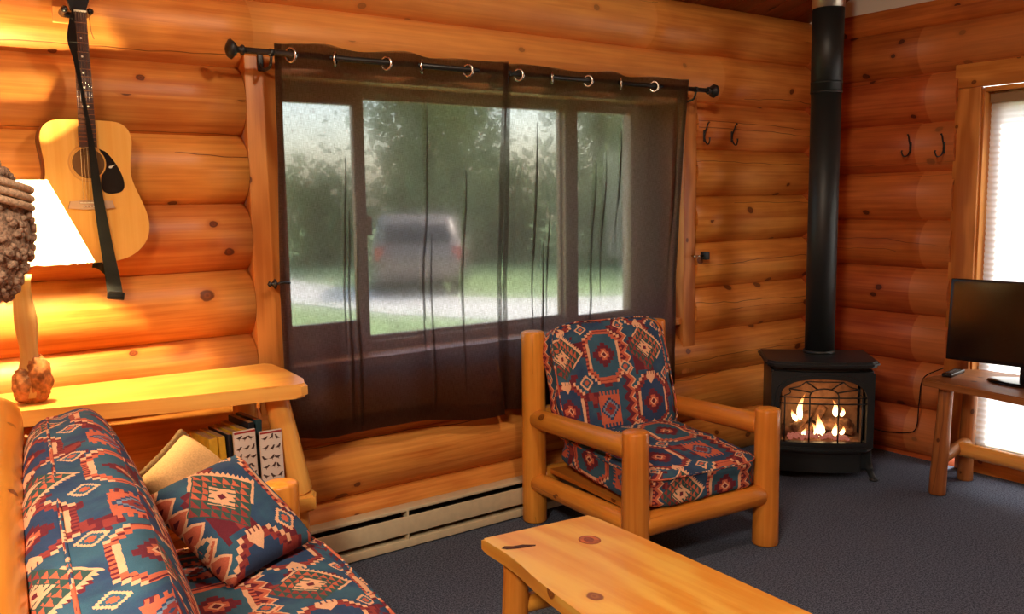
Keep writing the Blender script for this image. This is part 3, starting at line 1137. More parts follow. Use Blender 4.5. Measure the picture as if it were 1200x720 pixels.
# soundboard with a round hole: ring between outline and circle
ov = [b.bm.verts.new((x, 0.0, z)) for x, z in outline]
iv = []
for x, z in outline:
    a = math.atan2(z - hole_c, x)
    iv.append(b.bm.verts.new((hole_r * math.cos(a), 0.0, hole_c + hole_r * math.sin(a))))
for i in range(n):
    j = (i + 1) % n
    b.face([ov[i], ov[j], iv[j], iv[i]], [(q.co.z, q.co.x) for q in (ov[i], ov[j], iv[j], iv[i])])
bv = [b.bm.verts.new((x, 0.0036, z)) for x, z in outline]
for i in range(n):
    j = (i + 1) % n
    b.face([ov[j], ov[i], bv[i], bv[j]], [(0, 0), (0.01, 0), (0.01, 0.004), (0, 0.004)])
top = obj('soundboard', b, M['spruce'], g)
b = B(); b.lathe([(0.0515, 0), (0.0515, 0.001)], 40); b.move(Matrix.Translation((0, 0.0037, hole_c)) @ Matrix.Rotation(PI / 2, 4, 'X'))
obj('sound_hole', b, plain('guitar_inside', srgb(96, 60, 26), 0.9), g)
b = B()
for r0, r1 in ((0.055, 0.0575), (0.060, 0.0655)):
    pr = [(r0, 0.0), (r0, 0.0006), (r1, 0.0006), (r1, 0.0)]
    rr = [[b.bm.verts.new((r * math.cos(2 * PI * k / 48), -h - 0.0001, hole_c + r * math.sin(2 * PI * k / 48))) for k in range(48)] for r, h in pr]
    for q in range(3):
        for k in range(48):
            b.face([rr[q][k], rr[q][(k + 1) % 48], rr[q + 1][(k + 1) % 48], rr[q + 1][k]])
obj('rosette', b, plain('rosette_wood', srgb(214, 150, 70), 0.4), g)
pg = spline([(0.036, 0.395, 0), (0.060, 0.383, 0), (0.088, 0.345, 0), (0.108, 0.300, 0), (0.112, 0.265, 0), (0.098, 0.246, 0), (0.062, 0.240, 0), (0.042, 0.250, 0), (0.036, 0.275, 0), (0.040, 0.302, 0)], 5)
arc = [(0.057 * math.cos(a), hole_c + 0.057 * math.sin(a)) for a in [math.radians(-46 + 88 * k / 10) for k in range(11)]]
b = B(); b.prism([(p.x, p.y) for p in pg] + arc, -0.0022, -0.0004, TG)
obj('pickguard', b, M['black'], g)
b = B(); b.prism([(0.064, 0.331), (0.066, 0.336), (0.074, 0.337), (0.088, 0.342), (0.076, 0.333), (0.074, 0.329), (0.068, 0.328)], -0.0030, -0.0018, TG)
obj('pickguard_emblem', b, M['bone'], g, 'small pale bird shaped emblem on the pickguard')
b = B(); b.prism([(-0.075, 0.190), (-0.068, 0.215), (-0.03, 0.217), (0.03, 0.217), (0.068, 0.215), (0.075, 0.190), (0.03, 0.186), (-0.03, 0.186)], -0.009, -0.0004, TG)
br = obj('bridge', b, plain('bridge_wood', srgb(196, 160, 128), 0.25), g)
b = B(); b.box((0, -0.011, 0.209), (0.076, 0.004, 0.004), None, 0.001)
for k in range(6):
    b.sphere((-0.026 + 0.0105 * k, -0.010, 0.197), 0.0030, 8, 6)
obj('bridge_pins', b, M['bone'], br)
# neck, fretboard, headstock
NZ = 0.852
b = B()
b.prism([(-0.022, -0.016), (-0.014, 0.004), (0.0, 0.010), (0.014, 0.004), (0.022, -0.016)], 0.47, NZ, Matrix(((1, 0, 0, 0), (0, 1, 0, 0), (0, 0, 1, 0), (0, 0, 0, 1))), 0, True)
obj('neck', b, M['mahogany'], g)
b = B(); b.prism([(-0.0275, 0.400), (0.0275, 0.400), (0.0225, NZ), (-0.0225, NZ)], -0.0205, -0.0165, TG)
b.prism([(-0.0275, 0.400), (0.0275, 0.400), (0.0268, 0.470), (-0.0268, 0.470)], -0.0165, -0.0004, TG)
fb = obj('fretboard', b, M['rosewood'], g)
for k in range(1, 20):
    d = 0.648 - 0.648 / 2 ** (k / 12.0)
    z = NZ - d
    wd = 0.0225 + 0.005 * (d / 0.452)
    b = B(); b.box((0, -0.0212, z), (wd * 2, 0.0016, 0.002))
    obj('fret', b, M['chrome'], fb)
    if k in (3, 5, 7, 9, 12, 15):
        dprev = 0.648 - 0.648 / 2 ** ((k - 1) / 12.0)
        for ox in ((-0.008, 0.008) if k == 12 else (0.0,)):
            b = B(); b.lathe([(0.0034, 0), (0.0034, 0.0006)], 12); b.move(Matrix.Translation((ox, -0.0204, NZ - (d + dprev) / 2)) @ Matrix.Rotation(PI / 2, 4, 'X'))
            obj('inlay_dot', b, M['bone'], fb)
b = B(); b.box((0, -0.020, NZ + 0.002), (0.046, 0.009, 0.006), None, 0.001)
obj('nut', b, M['bone'], g)
b = B(); b.prism([(-0.023, NZ + 0.004), (0.023, NZ + 0.004), (0.036, NZ + 0.045), (0.038, NZ + 0.17), (0.02, NZ + 0.185), (0.0, NZ + 0.178), (-0.02, NZ + 0.185), (-0.038, NZ + 0.17), (-0.036, NZ + 0.045)], -0.014, 0.002, TG)
hd = obj('headstock', b, M['black'], g)
for sx in (-1, 1):
    for k in range(3):
        z = NZ + 0.055 + 0.042 * k
        b = B()
        b.tube([(sx * 0.024, -0.014, z), (sx * 0.024, -0.030, z)], 0.0045, 10)
        b.tube([(sx * 0.036, -0.004, z), (sx * 0.052, -0.004, z)], 0.003, 8)
        b.box((sx * 0.060, -0.004, z), (0.018, 0.008, 0.014), None, 0.003)
        obj('tuning_peg', b, M['chrome'], hd)
for k in range(6):
    b = B()
    f = -1 + 2 * k / 5
    b.tube([(f * 0.0195, -0.0252, NZ), (f * 0.027, -0.014, 0.209)], 0.00055 + 0.00012 * (5 - k), 6)
    obj('string', b, M['chrome'], g)
# strap: from the headstock down the neck and over the body, doubling back to the end pin
st = spline([(-0.020, -0.026, 0.862), (-0.028, -0.030, 0.80), (-0.030, -0.034, 0.74), (-0.022, -0.033, 0.68), (-0.010, -0.032, 0.58), (0.004, -0.030, 0.46), (0.011, -0.028, 0.36), (0.018, -0.024, 0.24), (0.032, -0.018, 0.10), (0.050, -0.006, -0.04), (0.058, 0.000, -0.115)], 7)
b = B()
prev = None
for i, p in enumerate(st):
    t = i / (len(st) - 1)
    wd = 0.004 if t < 0.04 else (0.0075 + 0.009 * math.exp(-((t - 0.17) / 0.08) ** 2) if t < 0.35 else 0.0065 + 0.019 * min(1, max(0, (t - 0.45) / 0.5)))
    tw = 1.15 if t < 0.3 else 0.9 - 0.5 * min(1, max(0, (t - 0.45) / 0.4))
    dx = V((wd * math.cos(0.5 * tw), -wd * math.sin(0.5 * tw) * 0.6, 0.0))
    row = [b.bm.verts.new(p - dx), b.bm.verts.new(p + dx)]
    if prev:
        b.face([prev[0], prev[1], row[1], row[0]], None, True)
    prev = row
bmesh.ops.solidify(b.bm, geom=list(b.bm.faces), thickness=0.0022)
strap = obj('strap', b, M['blackmat'], g)
b = B(); b.box((0.059, -0.001, -0.122), (0.058, 0.012, 0.028), (0, 0.15, 0), 0.004)
b.box((0.059, -0.004, -0.108), (0.044, 0.006, 0.007), (0, 0.15, 0), 0.002)
obj('buckle', b, M['black'], strap)
b = B()
sp2 = spline([(0.0, 0.046, -0.006), (0.02, 0.050, -0.012), (0.05, 0.045, -0.045), (0.070, 0.028, -0.085), (0.062, 0.006, -0.118)], 6)
prev = None
for p in sp2:
    row = [b.bm.verts.new(p + V((0.004, 0, 0.014))), b.bm.verts.new(p - V((0.004, 0, 0.014)))]
    if prev:
        b.face([prev[0], prev[1], row[1], row[0]], None, True)
    prev = row
bmesh.ops.solidify(b.bm, geom=list(b.bm.faces), thickness=0.0022)
obj('strap_tail', b, M['blackmat'], strap)
b = B(); b.tube(spline([(0.024, -0.012, 0.87), (0.031, -0.02, 0.83), (0.034, -0.02, 0.79), (0.042, -0.018, 0.765)], 5), 0.0014, 6)
obj('lace', b, M['lace'], strap)

gh = thing('guitar_hanger', 'black yoke hanger on a wooden block holding the guitar', 'hanger', (0.640, 3.487, 2.215))
b = B(); b.box((0, -0.008, 0.0), (0.10, 0.018, 0.055), None, 0.003)
obj('block', b, M['board'], gh)
for sx in (-1, 1):
    b = B()
    b.tube(spline([(0.010, -0.016, 0.0), (sx * 0.036 + 0.012, -0.035, 0.0), (sx * 0.040 + 0.014, -0.10, 0.004)], 6), 0.011, 10, True, 0.008)
    obj('yoke_arm', b, M['black'], gh)

# ------------------------------------------------------------------ console table behind the sofa end
ct = thing('console_table', 'live edge pine console table against the log wall', 'table', (0, 0, 0))
CZ = 0.92
b = B()
pts = spline([(-0.55, 3.30, 0), (-0.2, 3.235, 0), (0.15, 3.185, 0), (0.40, 3.125, 0), (0.53, 3.100, 0), (0.75, 3.040, 0), (0.95, 3.005, 0), (1.10, 2.985, 0), (1.215, 2.955, 0)], 5) + [V(q).to_3d() for q in ((1.243, 2.965), (1.262, 3.05), (1.280, 3.25), (1.292, 3.41), (1.270, 3.452))] + [V(q).to_3d() for q in ((0.6, 3.470), (0.0, 3.475), (-0.55, 3.478))]
out = [(p.x, p.y) for p in pts]
b.prism(out, CZ - 0.052, CZ)
bmesh.ops.bevel(b.bm, geom=[e for e in b.bm.edges if abs(e.verts[0].co.z - e.verts[1].co.z) < 1e-4], offset=0.010, segments=3, affect='EDGES')
obj('tabletop', b, M['console'], ct)
for x0, y0, x1, y1, z0 in ((1.165, 3.08, 1.235, 3.065, 0.49), (1.15, 3.38, 1.165, 3.39, 0.49), (-0.42, 3.34, -0.46, 3.33, 0.49), (-0.42, 3.43, -0.44, 3.43, 0.49)):
    b = B(); b.pole((x0, y0, CZ - 0.05), (x1, y1, z0 + 0.002), 0.044, 0.048, 14, 0.004, 0.06)
    b.pole((x1 - 0.01, y1, z0 - 0.06), (x1 - 0.012, y1, 0.0), 0.040, 0.046, 14, 0.004, 0.06)
    obj('leg', b, M['console'], ct)
b = B()
b.prism([(-0.5, 3.30), (0.4, 3.16), (1.0, 3.02), (1.27, 3.0), (1.295, 3.05), (1.30, 3.38), (1.27, 3.45), (-0.5, 3.47)], 0.43, 0.49)
bmesh.ops.bevel(b.bm, geom=[e for e in b.bm.edges if abs(e.verts[0].co.z - e.verts[1].co.z) < 1e-4], offset=0.008, segments=2, affect='EDGES')
obj('lower_shelf', b, M['console'], ct)

# things on the lower shelf
def magazine(name, x, y, h, wd, dp, lean, mat, label, yaw=0.0):
    t = thing(name, label, 'magazine', (x, y, 0.4905), yaw, 'magazines standing on the console shelf')
    b = B(); b.box((0, 0, h / 2 + 0.002), (wd, dp, h), None, 0.0015); b.move(Matrix.Rotation(lean, 4, 'Y'))
    obj('cover', b, mat, t)
    b = B(); b.box((0, 0.002, h + 0.0021), (wd * 0.7, dp * 0.96, 0.001)); b.move(Matrix.Rotation(lean, 4, 'Y'))
    obj('page_edges', b, M['pages'], t)
    return t
magazine('magazine', 0.936, 3.16, 0.252, 0.030, 0.17, -0.05, M['yellow'], 'leftmost magazine on the shelf, thick with yellow spine', 0.1)
magazine('magazine', 0.967, 3.16, 0.254, 0.022, 0.17, -0.05, M['yellow'], 'second magazine from the left, narrow yellow spine', 0.1)
magazine('magazine', 0.989, 3.155, 0.258, 0.013, 0.17, -0.03, M['darkcover'], 'thin black magazine between the yellow ones', 0.1)
magazine('magazine', 1.010, 3.16, 0.262, 0.021, 0.17, -0.02, M['yellow'], 'yellow spined magazine right of the thin black one', 0.1)
magazine('magazine', 1.037, 3.16, 0.268, 0.024, 0.17, -0.01, M['yellow'], 'tall yellow magazine behind the left bird brochure', 0.1)
magazine('book', 1.066, 3.17, 0.285, 0.022, 0.17, 0.0, M['darkcover'], 'tall black book behind the two brochures', 0.1)
magazine('book', 1.095, 3.19, 0.285, 0.024, 0.17, 0.02, M['greencover'], 'tall dark teal book beside the table leg', 0.1)

BIRD = [(-1.0, 0.28), (-0.55, 0.22), (-0.1, 0.45), (0.25, 0.62), (0.5, 0.95), (0.80, 0.98), (1.1, 0.78), (0.85, 0.66), (0.72, 0.30), (0.4, -0.05), (0.22, -0.15), (0.24, -0.55), (0.12, -0.55), (0.08, -0.16), (-0.2, -0.08), (-0.62, 0.06)]
def brochure(x, y, wd, h, yaw, label):
    t = thing('brochure', label, 'brochure', (x, y, 0.491), yaw, 'bird brochures on the console shelf')
    b = B(); b.box((0, 0, h / 2), (wd, 0.012, h), (-0.06, 0, 0), 0.001)
    obj('booklet', b, M['paper'], t)
    b = B()
    Tz = Matrix.Rotation(-0.06, 4, 'X')
    b2 = B(); b2.box((0, -0.0066, h - 0.006), (wd * 0.98, 0.0006, 0.007))
    b2.move(Matrix.Translation((0, 0, h / 2)) @ Tz @ Matrix.Translation((0, 0, -h / 2)))
    obj('top_stripe', b2, M['redink'], t)
    rr = random.Random(int(x * 1000))
    for r_ in range(7):
        for c in range(3):
            s = wd * 0.155
            cx_ = (c - 1) * wd * 0.31 + rr.uniform(-.003, .003)
            cz_ = h - 0.030 - r_ * 0.034 + rr.uniform(-.004, .004)
            fl = -1 if rr.random() < 0.35 else 1
            an = rr.uniform(-.4, .5)
            vs = []
            for px, pz in BIRD:
                px *= fl
                vs.append(b.bm.verts.new(((px * math.cos(an) - pz * math.sin(an)) * s + cx_, -0.0064, (px * math.sin(an) + pz * math.cos(an)) * s + cz_)))
            b.face(vs)
    for f in list(b.bm.faces):
        f.normal_update()
        if f.normal.y > 0:
            f.normal_flip()
    b.move(Matrix.Translation((0, 0, h / 2)) @ Tz @ Matrix.Translation((0, 0, -h / 2)))
    obj('bird_print', b, M['ink'], t)
brochure(1.035, 3.045, 0.080, 0.272, 0.10, 'left one of two pale brochures printed with dark birds')
brochure(1.122, 3.025, 0.080, 0.262, -0.02, 'right one of two pale bird brochures, beside the table leg')

# ------------------------------------------------------------------ table lamp
LX, LY = 0.410, 3.25
lamp = thing('table_lamp', 'lit table lamp with peeled log base and pale panelled shade', 'lamp', (LX, LY, CZ + 0.001))
b = B()
prof = []
for i in range(15):
    z = 0.40 * i / 14 + 0.02
    r = 0.031 + 0.004 * math.sin(i * 0.9) + max(0, 0.14 - z) * 0.08
    prof.append((V((0.004 * math.sin(z * 12) - 0.004, 0.0, z)), r))
b.tube([p for p, r in prof], [r for p, r in prof], 16, True, 0.002, 0.10)
obj('stem', b, M['lampwood'], lamp)
b = B()
def burl(cx_, cy_, cz_, rx, ry, rz):
    res = bmesh.ops.create_icosphere(b.bm, subdivisions=4, radius=1.0)
    for vv in res['verts']:
        p = vv.co.copy()
        k = 1 + 0.16 * noise.noise(p * 3.2 + V((cx_ * 50, 0, 0))) + 0.10 * noise.noise(p * 8)
        vv.co = V((p.x * rx * k + cx_, p.y * ry * k + cy_, max(0.0, p.z * rz * k + cz_)))
burl(0.018, -0.010, 0.078, 0.042, 0.042, 0.076)
burl(-0.026, -0.012, 0.062, 0.034, 0.036, 0.058)
burl(0.0, 0.006, 0.028, 0.050, 0.042, 0.034)
for f in b.bm.faces:
    f.smooth = True
obj('burl', b, M['burl'], lamp, 'rough burled bark at the foot of the stem')
b = B(); b.tube([(0, 0, 0.42), (0, 0, 0.49)], 0.010, 10); b.tube([(0, 0, 0.49), (0, 0, 0.545)], 0.017, 12)
obj('socket', b, M['chrome'], lamp)
Z0, Z1 = 0.457, 0.722
def ring(hw, hd, z):
    c = 0.34
    return [V(p) for p in ((hw, -hd * (1 - c * 1.3), z), (hw * (1 - c), -hd, z), (-hw * (1 - c), -hd, z), (-hw, -hd * (1 - c * 1.3), z), (-hw, hd * (1 - c * 1.3), z), (-hw * (1 - c), hd, z), (hw * (1 - c), hd, z), (hw, hd * (1 - c * 1.3), z))]
lo, hi = ring(0.203, 0.130, Z0), ring(0.086, 0.055, Z1)
sc = 14
for i in range(8):
    j = (i + 1) % 8
    b = B()
    nseg = 12
    for q in range(nseg):
        def P(t, h):
            p = lo[i].lerp(lo[j], t).lerp(hi[i].lerp(hi[j], t), h)
            if h == 0:
                p = p + V((0, 0, -0.006 * abs(math.sin(t * PI * 5))))
            return p
        for hh in range(6):
            vs = [b.bm.verts.new(P(a, h)) for a, h in ((q / nseg, hh / 6), ((q + 1) / nseg, hh / 6), ((q + 1) / nseg, (hh + 1) / 6), (q / nseg, (hh + 1) / 6))]
            b.face(vs)
    bmesh.ops.remove_doubles(b.bm, verts=b.bm.verts, dist=1e-5)
    pn = obj('shade_panel', b, M['shade'], lamp)
for rg, nm in ((lo, 'lower_lacing'), (hi, 'upper_lacing')):
    b = B()
    for i in range(8):
        j = (i + 1) % 8
        L = (rg[j] - rg[i]).length
        k = max(1, int(L / 0.03))
        for q in range(k):
            p = rg[i].lerp(rg[j], (q + 0.5) / k)
            d = (rg[j] - rg[i]).normalized()
            nn = V((d.y, -d.x, 0))
            zs = 0.004 if rg is lo else -0.002
            b.tube([p + nn * 0.004 - d * 0.010 + V((0, 0, zs)), p + nn * 0.005 + V((0, 0, zs - 0.006)), p + nn * 0.004 + d * 0.010 + V((0, 0, zs - 0.005))], 0.0014, 5)
    o = obj(nm, b, M['lace'], lamp)
    o['kind'] = 'stuff'
b = B(); b.sphere((0, 0, 0.585), (0.026, 0.026, 0.036), 14, 10)
obj('bulb', b, emit('bulb_glow', (1.0, 0.78, 0.45, 1), 60.0), lamp)
light('lamp_bulb_light', 'POINT', (LX, LY, CZ + 0.60), 260, (1.0, 0.78, 0.38), 0.03)

# ------------------------------------------------------------------ nubby woolly thing at the left edge
wc = thing('woolly_hat', 'nubby brown woolly hat with pale band hanging at left edge before the lamp', 'hat', (0.212, 2.55, 1.33))
b = B()
rr = random.Random(4)
def cap_r(t):      # profile radius up the hat
    return 0.145 * (math.sin(PI * min(1.0, 0.10 + 0.86 * t)) ** 0.55)
hgt = 0.36
b.lathe([(cap_r(k / 14) * 0.93, hgt * k / 14) for k in range(15)], 28)
obj('cap_body', b, M['wool'], wc)
b = B()
for k in range(620):
    t = rr.random()
    a = rr.uniform(0, 2 * PI)
    r = cap_r(t) * 0.95
    s = rr.uniform(0.008, 0.013)
    p = V((r * math.cos(a), r * math.sin(a), hgt * t))
    res = bmesh.ops.create_icosphere(b.bm, subdivisions=1, radius=s, matrix=Matrix.Translation(p))
for f in b.bm.faces:
    f.smooth = True
o = obj('wool_curls', b, M['wool'], wc)
o['kind'] = 'stuff'
b = B()
for dz in (0.0, 0.022, 0.044):
    pts = [V((0.138 * math.cos(q) * 1.02, 0.138 * math.sin(q) * 1.02, 0.265 + dz - 0.04 * math.cos(q))) for q in [2 * PI * k / 30 for k in range(31)]]
    b.tube(pts, 0.0095, 8, False)
obj('knit_band', b, M['woolband'], wc, 'pale ribbed band')
b = B(); b.tube([(0, 0, hgt - 0.01), (0, 0, cz(2.55) - 1.33 - 0.004)], 0.003, 6)
obj('hanging_cord', b, M['lace'], wc)

# ------------------------------------------------------------------ log sofa
SO = V((0.30, 2.90, 0))
SU = V((-0.122, -0.9925, 0)).normalized()
SV = V((0.9925, -0.122, 0)).normalized()
def S(u, v, z): return SO + SU * u + SV * v + V((0, 0, z))


def cushion(w_, h_, t_, n=22, k=7.0, crown=0.35, seed=0.0, uvoff=(0, 0), wob=0.006):
    """box cushion w x h x t (local x, y, z) with soft edges; UV in metres"""
    b = B()
    tmp = bmesh.new()
    bmesh.ops.create_cube(tmp, size=2.0)
    bmesh.ops.subdivide_edges(tmp, edges=list(tmp.edges), cuts=n, use_grid_fill=True)
    tmp.normal_update()
    mp = {}
    for vv in tmp.verts:
        p = vv.co
        # even spacing is fine: push to a rounded box
        l = (abs(p.x) ** k + abs(p.y) ** k + abs(p.z) ** k) ** (1 / k)
        q = p / l
        cr = 1 - crown + crown * (1 - abs(q.x) ** 3) * (1 - abs(q.y) ** 3)
        edge = 1 - 0.03 * (1 - abs(q.z))
        co = V((q.x * w_ / 2 * edge, q.y * h_ / 2 * edge, q.z * t_ / 2 * cr))
        d = wob * noise.noise(co * 6 + V((seed, 0, 0))) + wob * 0.6 * noise.noise(co * 14 + V((seed, 3, 0)))
        co += co.normalized() * d
        mp[vv] = (b.bm.verts.new(co), p.copy())
    for f in tmp.faces:
        nn = [abs(x) for x in f.normal]
        kk = nn.index(max(nn))
        uvs = []
        for vv in f.verts:
            p = mp[vv][1]
            if kk == 2:
                q = (p.x * w_ / 2, p.y * h_ / 2)
            elif kk == 0:
                q = (p.z * t_ / 2 + w_ / 2 * f.normal.x + (t_ / 2) * f.normal.x, p.y * h_ / 2)
            else:
                q = (p.x * w_ / 2, p.z * t_ / 2 * -f.normal.y + (h_ / 2 + t_ / 2) * f.normal.y)
            uvs.append((q[0] + uvoff[0], q[1] + uvoff[1]))
        b.face([mp[vv][0] for vv in f.verts], uvs, True)
    tmp.free()
    return b


def piping(w_, h_, t_, zs, r=0.0055, k=7):
    b = B()
    pts = []
    kx, ky = w_ / 2 * 0.985, h_ / 2 * 0.985
    for q in range(65):
        a = 2 * PI * q / 64
        c, s = math.cos(a), math.sin(a)
        l = (abs(c) ** k + abs(s) ** k) ** (1 / k)
        pts.append((kx * c / l, ky * s / l, zs))
    b.tube(pts, r, 6, False)
    return b


def place(o, T):
    o.matrix_local = T
    return o


sofa = thing('sofa', 'log framed sofa with blue and orange kilim patterned cushions', 'sofa', S(0.9, 0.35, 0))
sofa_inv = Matrix.Translation(-S(0.9, 0.35, 0))
def sobj(name, b, mat, label=None, par=None):
    b.move(sofa_inv)
    return obj(name, b, mat, par or sofa, label)
LEN = 1.95
for u in (0.0, LEN):
    b = B(); b.pole(S(u, -0.058, 0), S(u, -0.058, 1.0), 0.058, 0.055, 18, 0.014, 0.04); sobj('back_post', b, M['furn'])
    b = B(); b.pole(S(u + 0.03, 0.765, 0), S(u + 0.03, 0.765, 0.64), 0.060, 0.058, 18, 0.012, 0.05); sobj('arm_post', b, M['furn'])
    b = B(); b.pole(S(u + 0.01, -0.04, 0.53), S(u + 0.03, 0.72, 0.56), 0.045, 0.043, 14, 0.01); sobj('arm_rail', b, M['furn'])
    b = B(); b.pole(S(u + 0.01, -0.04, 0.24), S(u + 0.03, 0.72, 0.24), 0.045, 0.045, 14, 0.01); sobj('side_rail', b, M['furn'])
for v, z, nm in ((-0.032, 0.960, 'back_rail'), (-0.058, 0.42, 'back_rail'), (0.765, 0.24, 'front_rail')):
    rr_ = 0.068 if z > 0.9 else 0.052
    b = B(); b.pole(S(0.04, v, z), S(LEN - 0.04, v, z), rr_, rr_, 16, 0.012, 0.03); sobj(nm, b, M['furn'])
b = B(); b.box((0, 0, 0), (0.70, LEN - 0.1, 0.02)); b.move(rot_frame(S(LEN / 2, 0.40, 0.325), SV))
sobj('seat_deck', b, M['furn'])
# seat cushion: one long pad
SW, SL, ST = 0.80, LEN - 0.14, 0.185
b = cushion(SW, SL, ST, 26, 8.0, 0.10, 2.0, (0.13, 0.31), 0.010)
b.move(rot_frame(S(0.09 + SL / 2, 0.445, 0.435), SV))
sc_ = sobj('seat_cushion', b, M['kilim'])
b = piping(SW, SL, ST, ST * 0.34); b.move(rot_frame(S(0.09 + SL / 2, 0.445, 0.435), SV)); sobj('piping', b, M['kilim'], None, sc_)
# back cushion: x local = up the lean, y = along the sofa, z = outward
BH, BT = 0.61, 0.27
lean = math.radians(12)
upv = SV * -math.sin(lean) + V((0, 0, math.cos(lean)))
outv = SV * math.cos(lean) + V((0, 0, math.sin(lean)))
Tb = Matrix.Identity(4)
xa, za = upv, outv
ya = za.cross(xa)
Tb = Matrix((xa, ya, za)).transposed().to_4x4()
Tb.translation = S(0.06 + SL / 2, 0.180, 0.742)
b = cushion(BH, SL, BT, 26, 4.2, 0.22, 5.0, (0.05, 0.12), 0.010)
b.move(Tb)
bc_ = sobj('back_cushion', b, M['kilim'])
for zs in (-0.030,):
    b = piping(BH * 0.990, SL * 0.992, BT, zs, 0.004, 4.2); b.move(Tb); sobj('piping', b, M['kilim'], None, bc_)


def pillow(name, label, corners, th, mat, uvs=0.46, uvo=(0, 0), rot45=False, seed=1.0):
    """a scatter pillow spanning four corner points (top, right, bottom, left)"""
    A, R_, Bt, L_ = [V(c) for c in corners]
    c = (A + R_ + Bt + L_) / 4
    t = thing(name, label, 'pillow', (c.x, c.y, min(q.z for q in (A, R_, Bt, L_)) - 0.0))
    nrm = (R_ - L_).cross(A - Bt).normalized()
    if nrm.z < 0:
        nrm = -nrm
    b = B()
    n = 26
    grid = {}
    for sgn in (1, -1):
        for i in range(n + 1):
            for j in range(n + 1):
                if sgn < 0 and (i in (0, n) or j in (0, n)):
                    grid[(sgn, i, j)] = grid[(1, i, j)]
                    continue
                s, q = i / n, j / n
                x, y = 2 * s - 1, 2 * q - 1
                sx, sy = x * (1 - 0.05 * (1 - y * y)), y * (1 - 0.05 * (1 - x * x))
                s2, q2 = (sx + 1) / 2, (sy + 1) / 2
                p = (L_ * (1 - s2) + A * s2) * q2 + (Bt * (1 - s2) + R_ * s2) * (1 - q2)
                hgt_ = th * (max(0, 1 - x ** 4) * max(0, 1 - y ** 4)) ** 0.55
                p = p + nrm * hgt_ * sgn + nrm * 0.006 * noise.noise(p * 9 + V((seed, 0, 0)))
                grid[(sgn, i, j)] = b.bm.verts.new(p - t.location)
    for sgn in (1, -1):
        for i in range(n):
            for j in range(n):
                vs = [grid[(sgn, i, j)], grid[(sgn, i + 1, j)], grid[(sgn, i + 1, j + 1)], grid[(sgn, i, j + 1)]]
                uq = [((a / n) * uvs + uvo[0], (bb / n) * uvs + uvo[1]) for a, bb in ((i, j), (i + 1, j), (i + 1, j + 1), (i, j + 1))]
                if sgn < 0:
                    vs.reverse(); uq.reverse()
                b.face(vs, uq, True)
    bmesh.ops.recalc_face_normals(b.bm, faces=list(b.bm.faces))
    edge = [grid[(1, i, 0)].co.copy() for i in range(n)] + [grid[(1, n, j)].co.copy() for j in range(n)] + [grid[(1, i, n)].co.copy() for i in range(n, 0, -1)] + [grid[(1, 0, j)].co.copy() for j in range(n, 0, -1)]
    obj('cover', b, mat, t)
    return t, edge


pillow('throw_pillow', 'blue kilim patterned throw pillow leaning in the sofa corner', ((0.89, 2.72, 0.775), (1.035, 2.46, 0.545), (0.725, 2.30, 0.535), (0.580, 2.60, 0.735)), 0.075, M['kilim'], 0.34, (0.246, -0.056))
tp, edge = pillow('throw_pillow', 'plain tan throw pillow with rope trim behind the patterned pillow', ((0.765, 2.85, 0.84), (0.98, 2.79, 0.60), (0.78, 2.66, 0.55), (0.56, 2.72, 0.73)), 0.085, M['tan'])
b = B()
for ph in (0, PI):
    pts = []
    for i, p in enumerate(edge + [edge[0]]):
        for s in range(3):
            if i == len(edge):
                break
            q = p.lerp((edge + [edge[0]])[i + 1], s / 3)
            a = (i * 3 + s) * 1.1 + ph
            pts.append(q + V((0, math.cos(a), math.sin(a))) * 0.007)
    b.tube(pts, 0.008, 6, False)
obj('rope_trim', b, M['rope'], tp)

# ------------------------------------------------------------------ baseboard heater
he = thing('baseboard_heater', 'long cream baseboard heater along the back wall', 'heater', (2.3, 3.46, 0.0))
hx0, hx1 = -1.35, 1.45
def hbar(name, y0, y1, z0, z1, mat):
    b = B(); b.box(((hx0 + hx1) / 2, (y0 + y1) / 2, (z0 + z1) / 2), (hx1 - hx0, y1 - y0, z1 - z0), None, 0.003)
    return obj(name, b, mat, he)
hbar('back_plate', 0.015, 0.028, 0.015, 0.185, M['slot'])
hbar('top_cap', -0.040, 0.028, 0.172, 0.186, M['cream'])
hbar('front_panel', -0.045, -0.035, 0.068, 0.150, M['cream'])
hbar('bottom_lip', -0.045, 0.020, 0.006, 0.042, M['cream'])
hbar('fin_core', -0.02, 0.012, 0.07, 0.14, M['slot'])
for k in range(4):
    b = B(); b.box((-1.349 + 2.798 * k / 3, -0.008, 0.095), (0.008, 0.072, 0.178), None, 0.002)
    obj('end_bracket', b, M['cream'], he)

# ------------------------------------------------------------------ log armchair
FL, RD, BD = V((2.456, 2.551, 0)), V((0.9936, -0.113, 0)).normalized(), V((0.113, 0.9936, 0)).normalized()
CW, CD = 0.73, 0.80
c0 = FL + RD * CW / 2 + BD * CD / 2
ch = thing('armchair', 'log framed armchair with kilim patterned cushions before the window', 'armchair', c0, math.atan2(RD.y, RD.x))
X0, Y0 = CW / 2, CD / 2
for sx in (-1, 1):
    b = B(); b.pole((sx * X0, -Y0, 0), (sx * X0, -Y0, 0.625), 0.058, 0.055, 20, 0.010, 0.03); obj('front_leg', b, M['furn'], ch)
    b = B(); b.pole((sx * X0, Y0, 0), (sx * X0, Y0, 0.935), 0.060, 0.056, 20, 0.010, 0.03); obj('rear_leg', b, M['furn'], ch)
    b = B(); b.pole((sx * X0, Y0 - 0.03, 0.515), (sx * X0, -Y0 + 0.035, 0.545), 0.047, 0.048, 16, 0.01); obj('arm_rail', b, M['furn'], ch)
    b = B(); b.pole((sx * X0, Y0 - 0.03, 0.20), (sx * X0, -Y0 + 0.035, 0.225), 0.046, 0.048, 16, 0.01); obj('side_rail', b, M['furn'], ch)
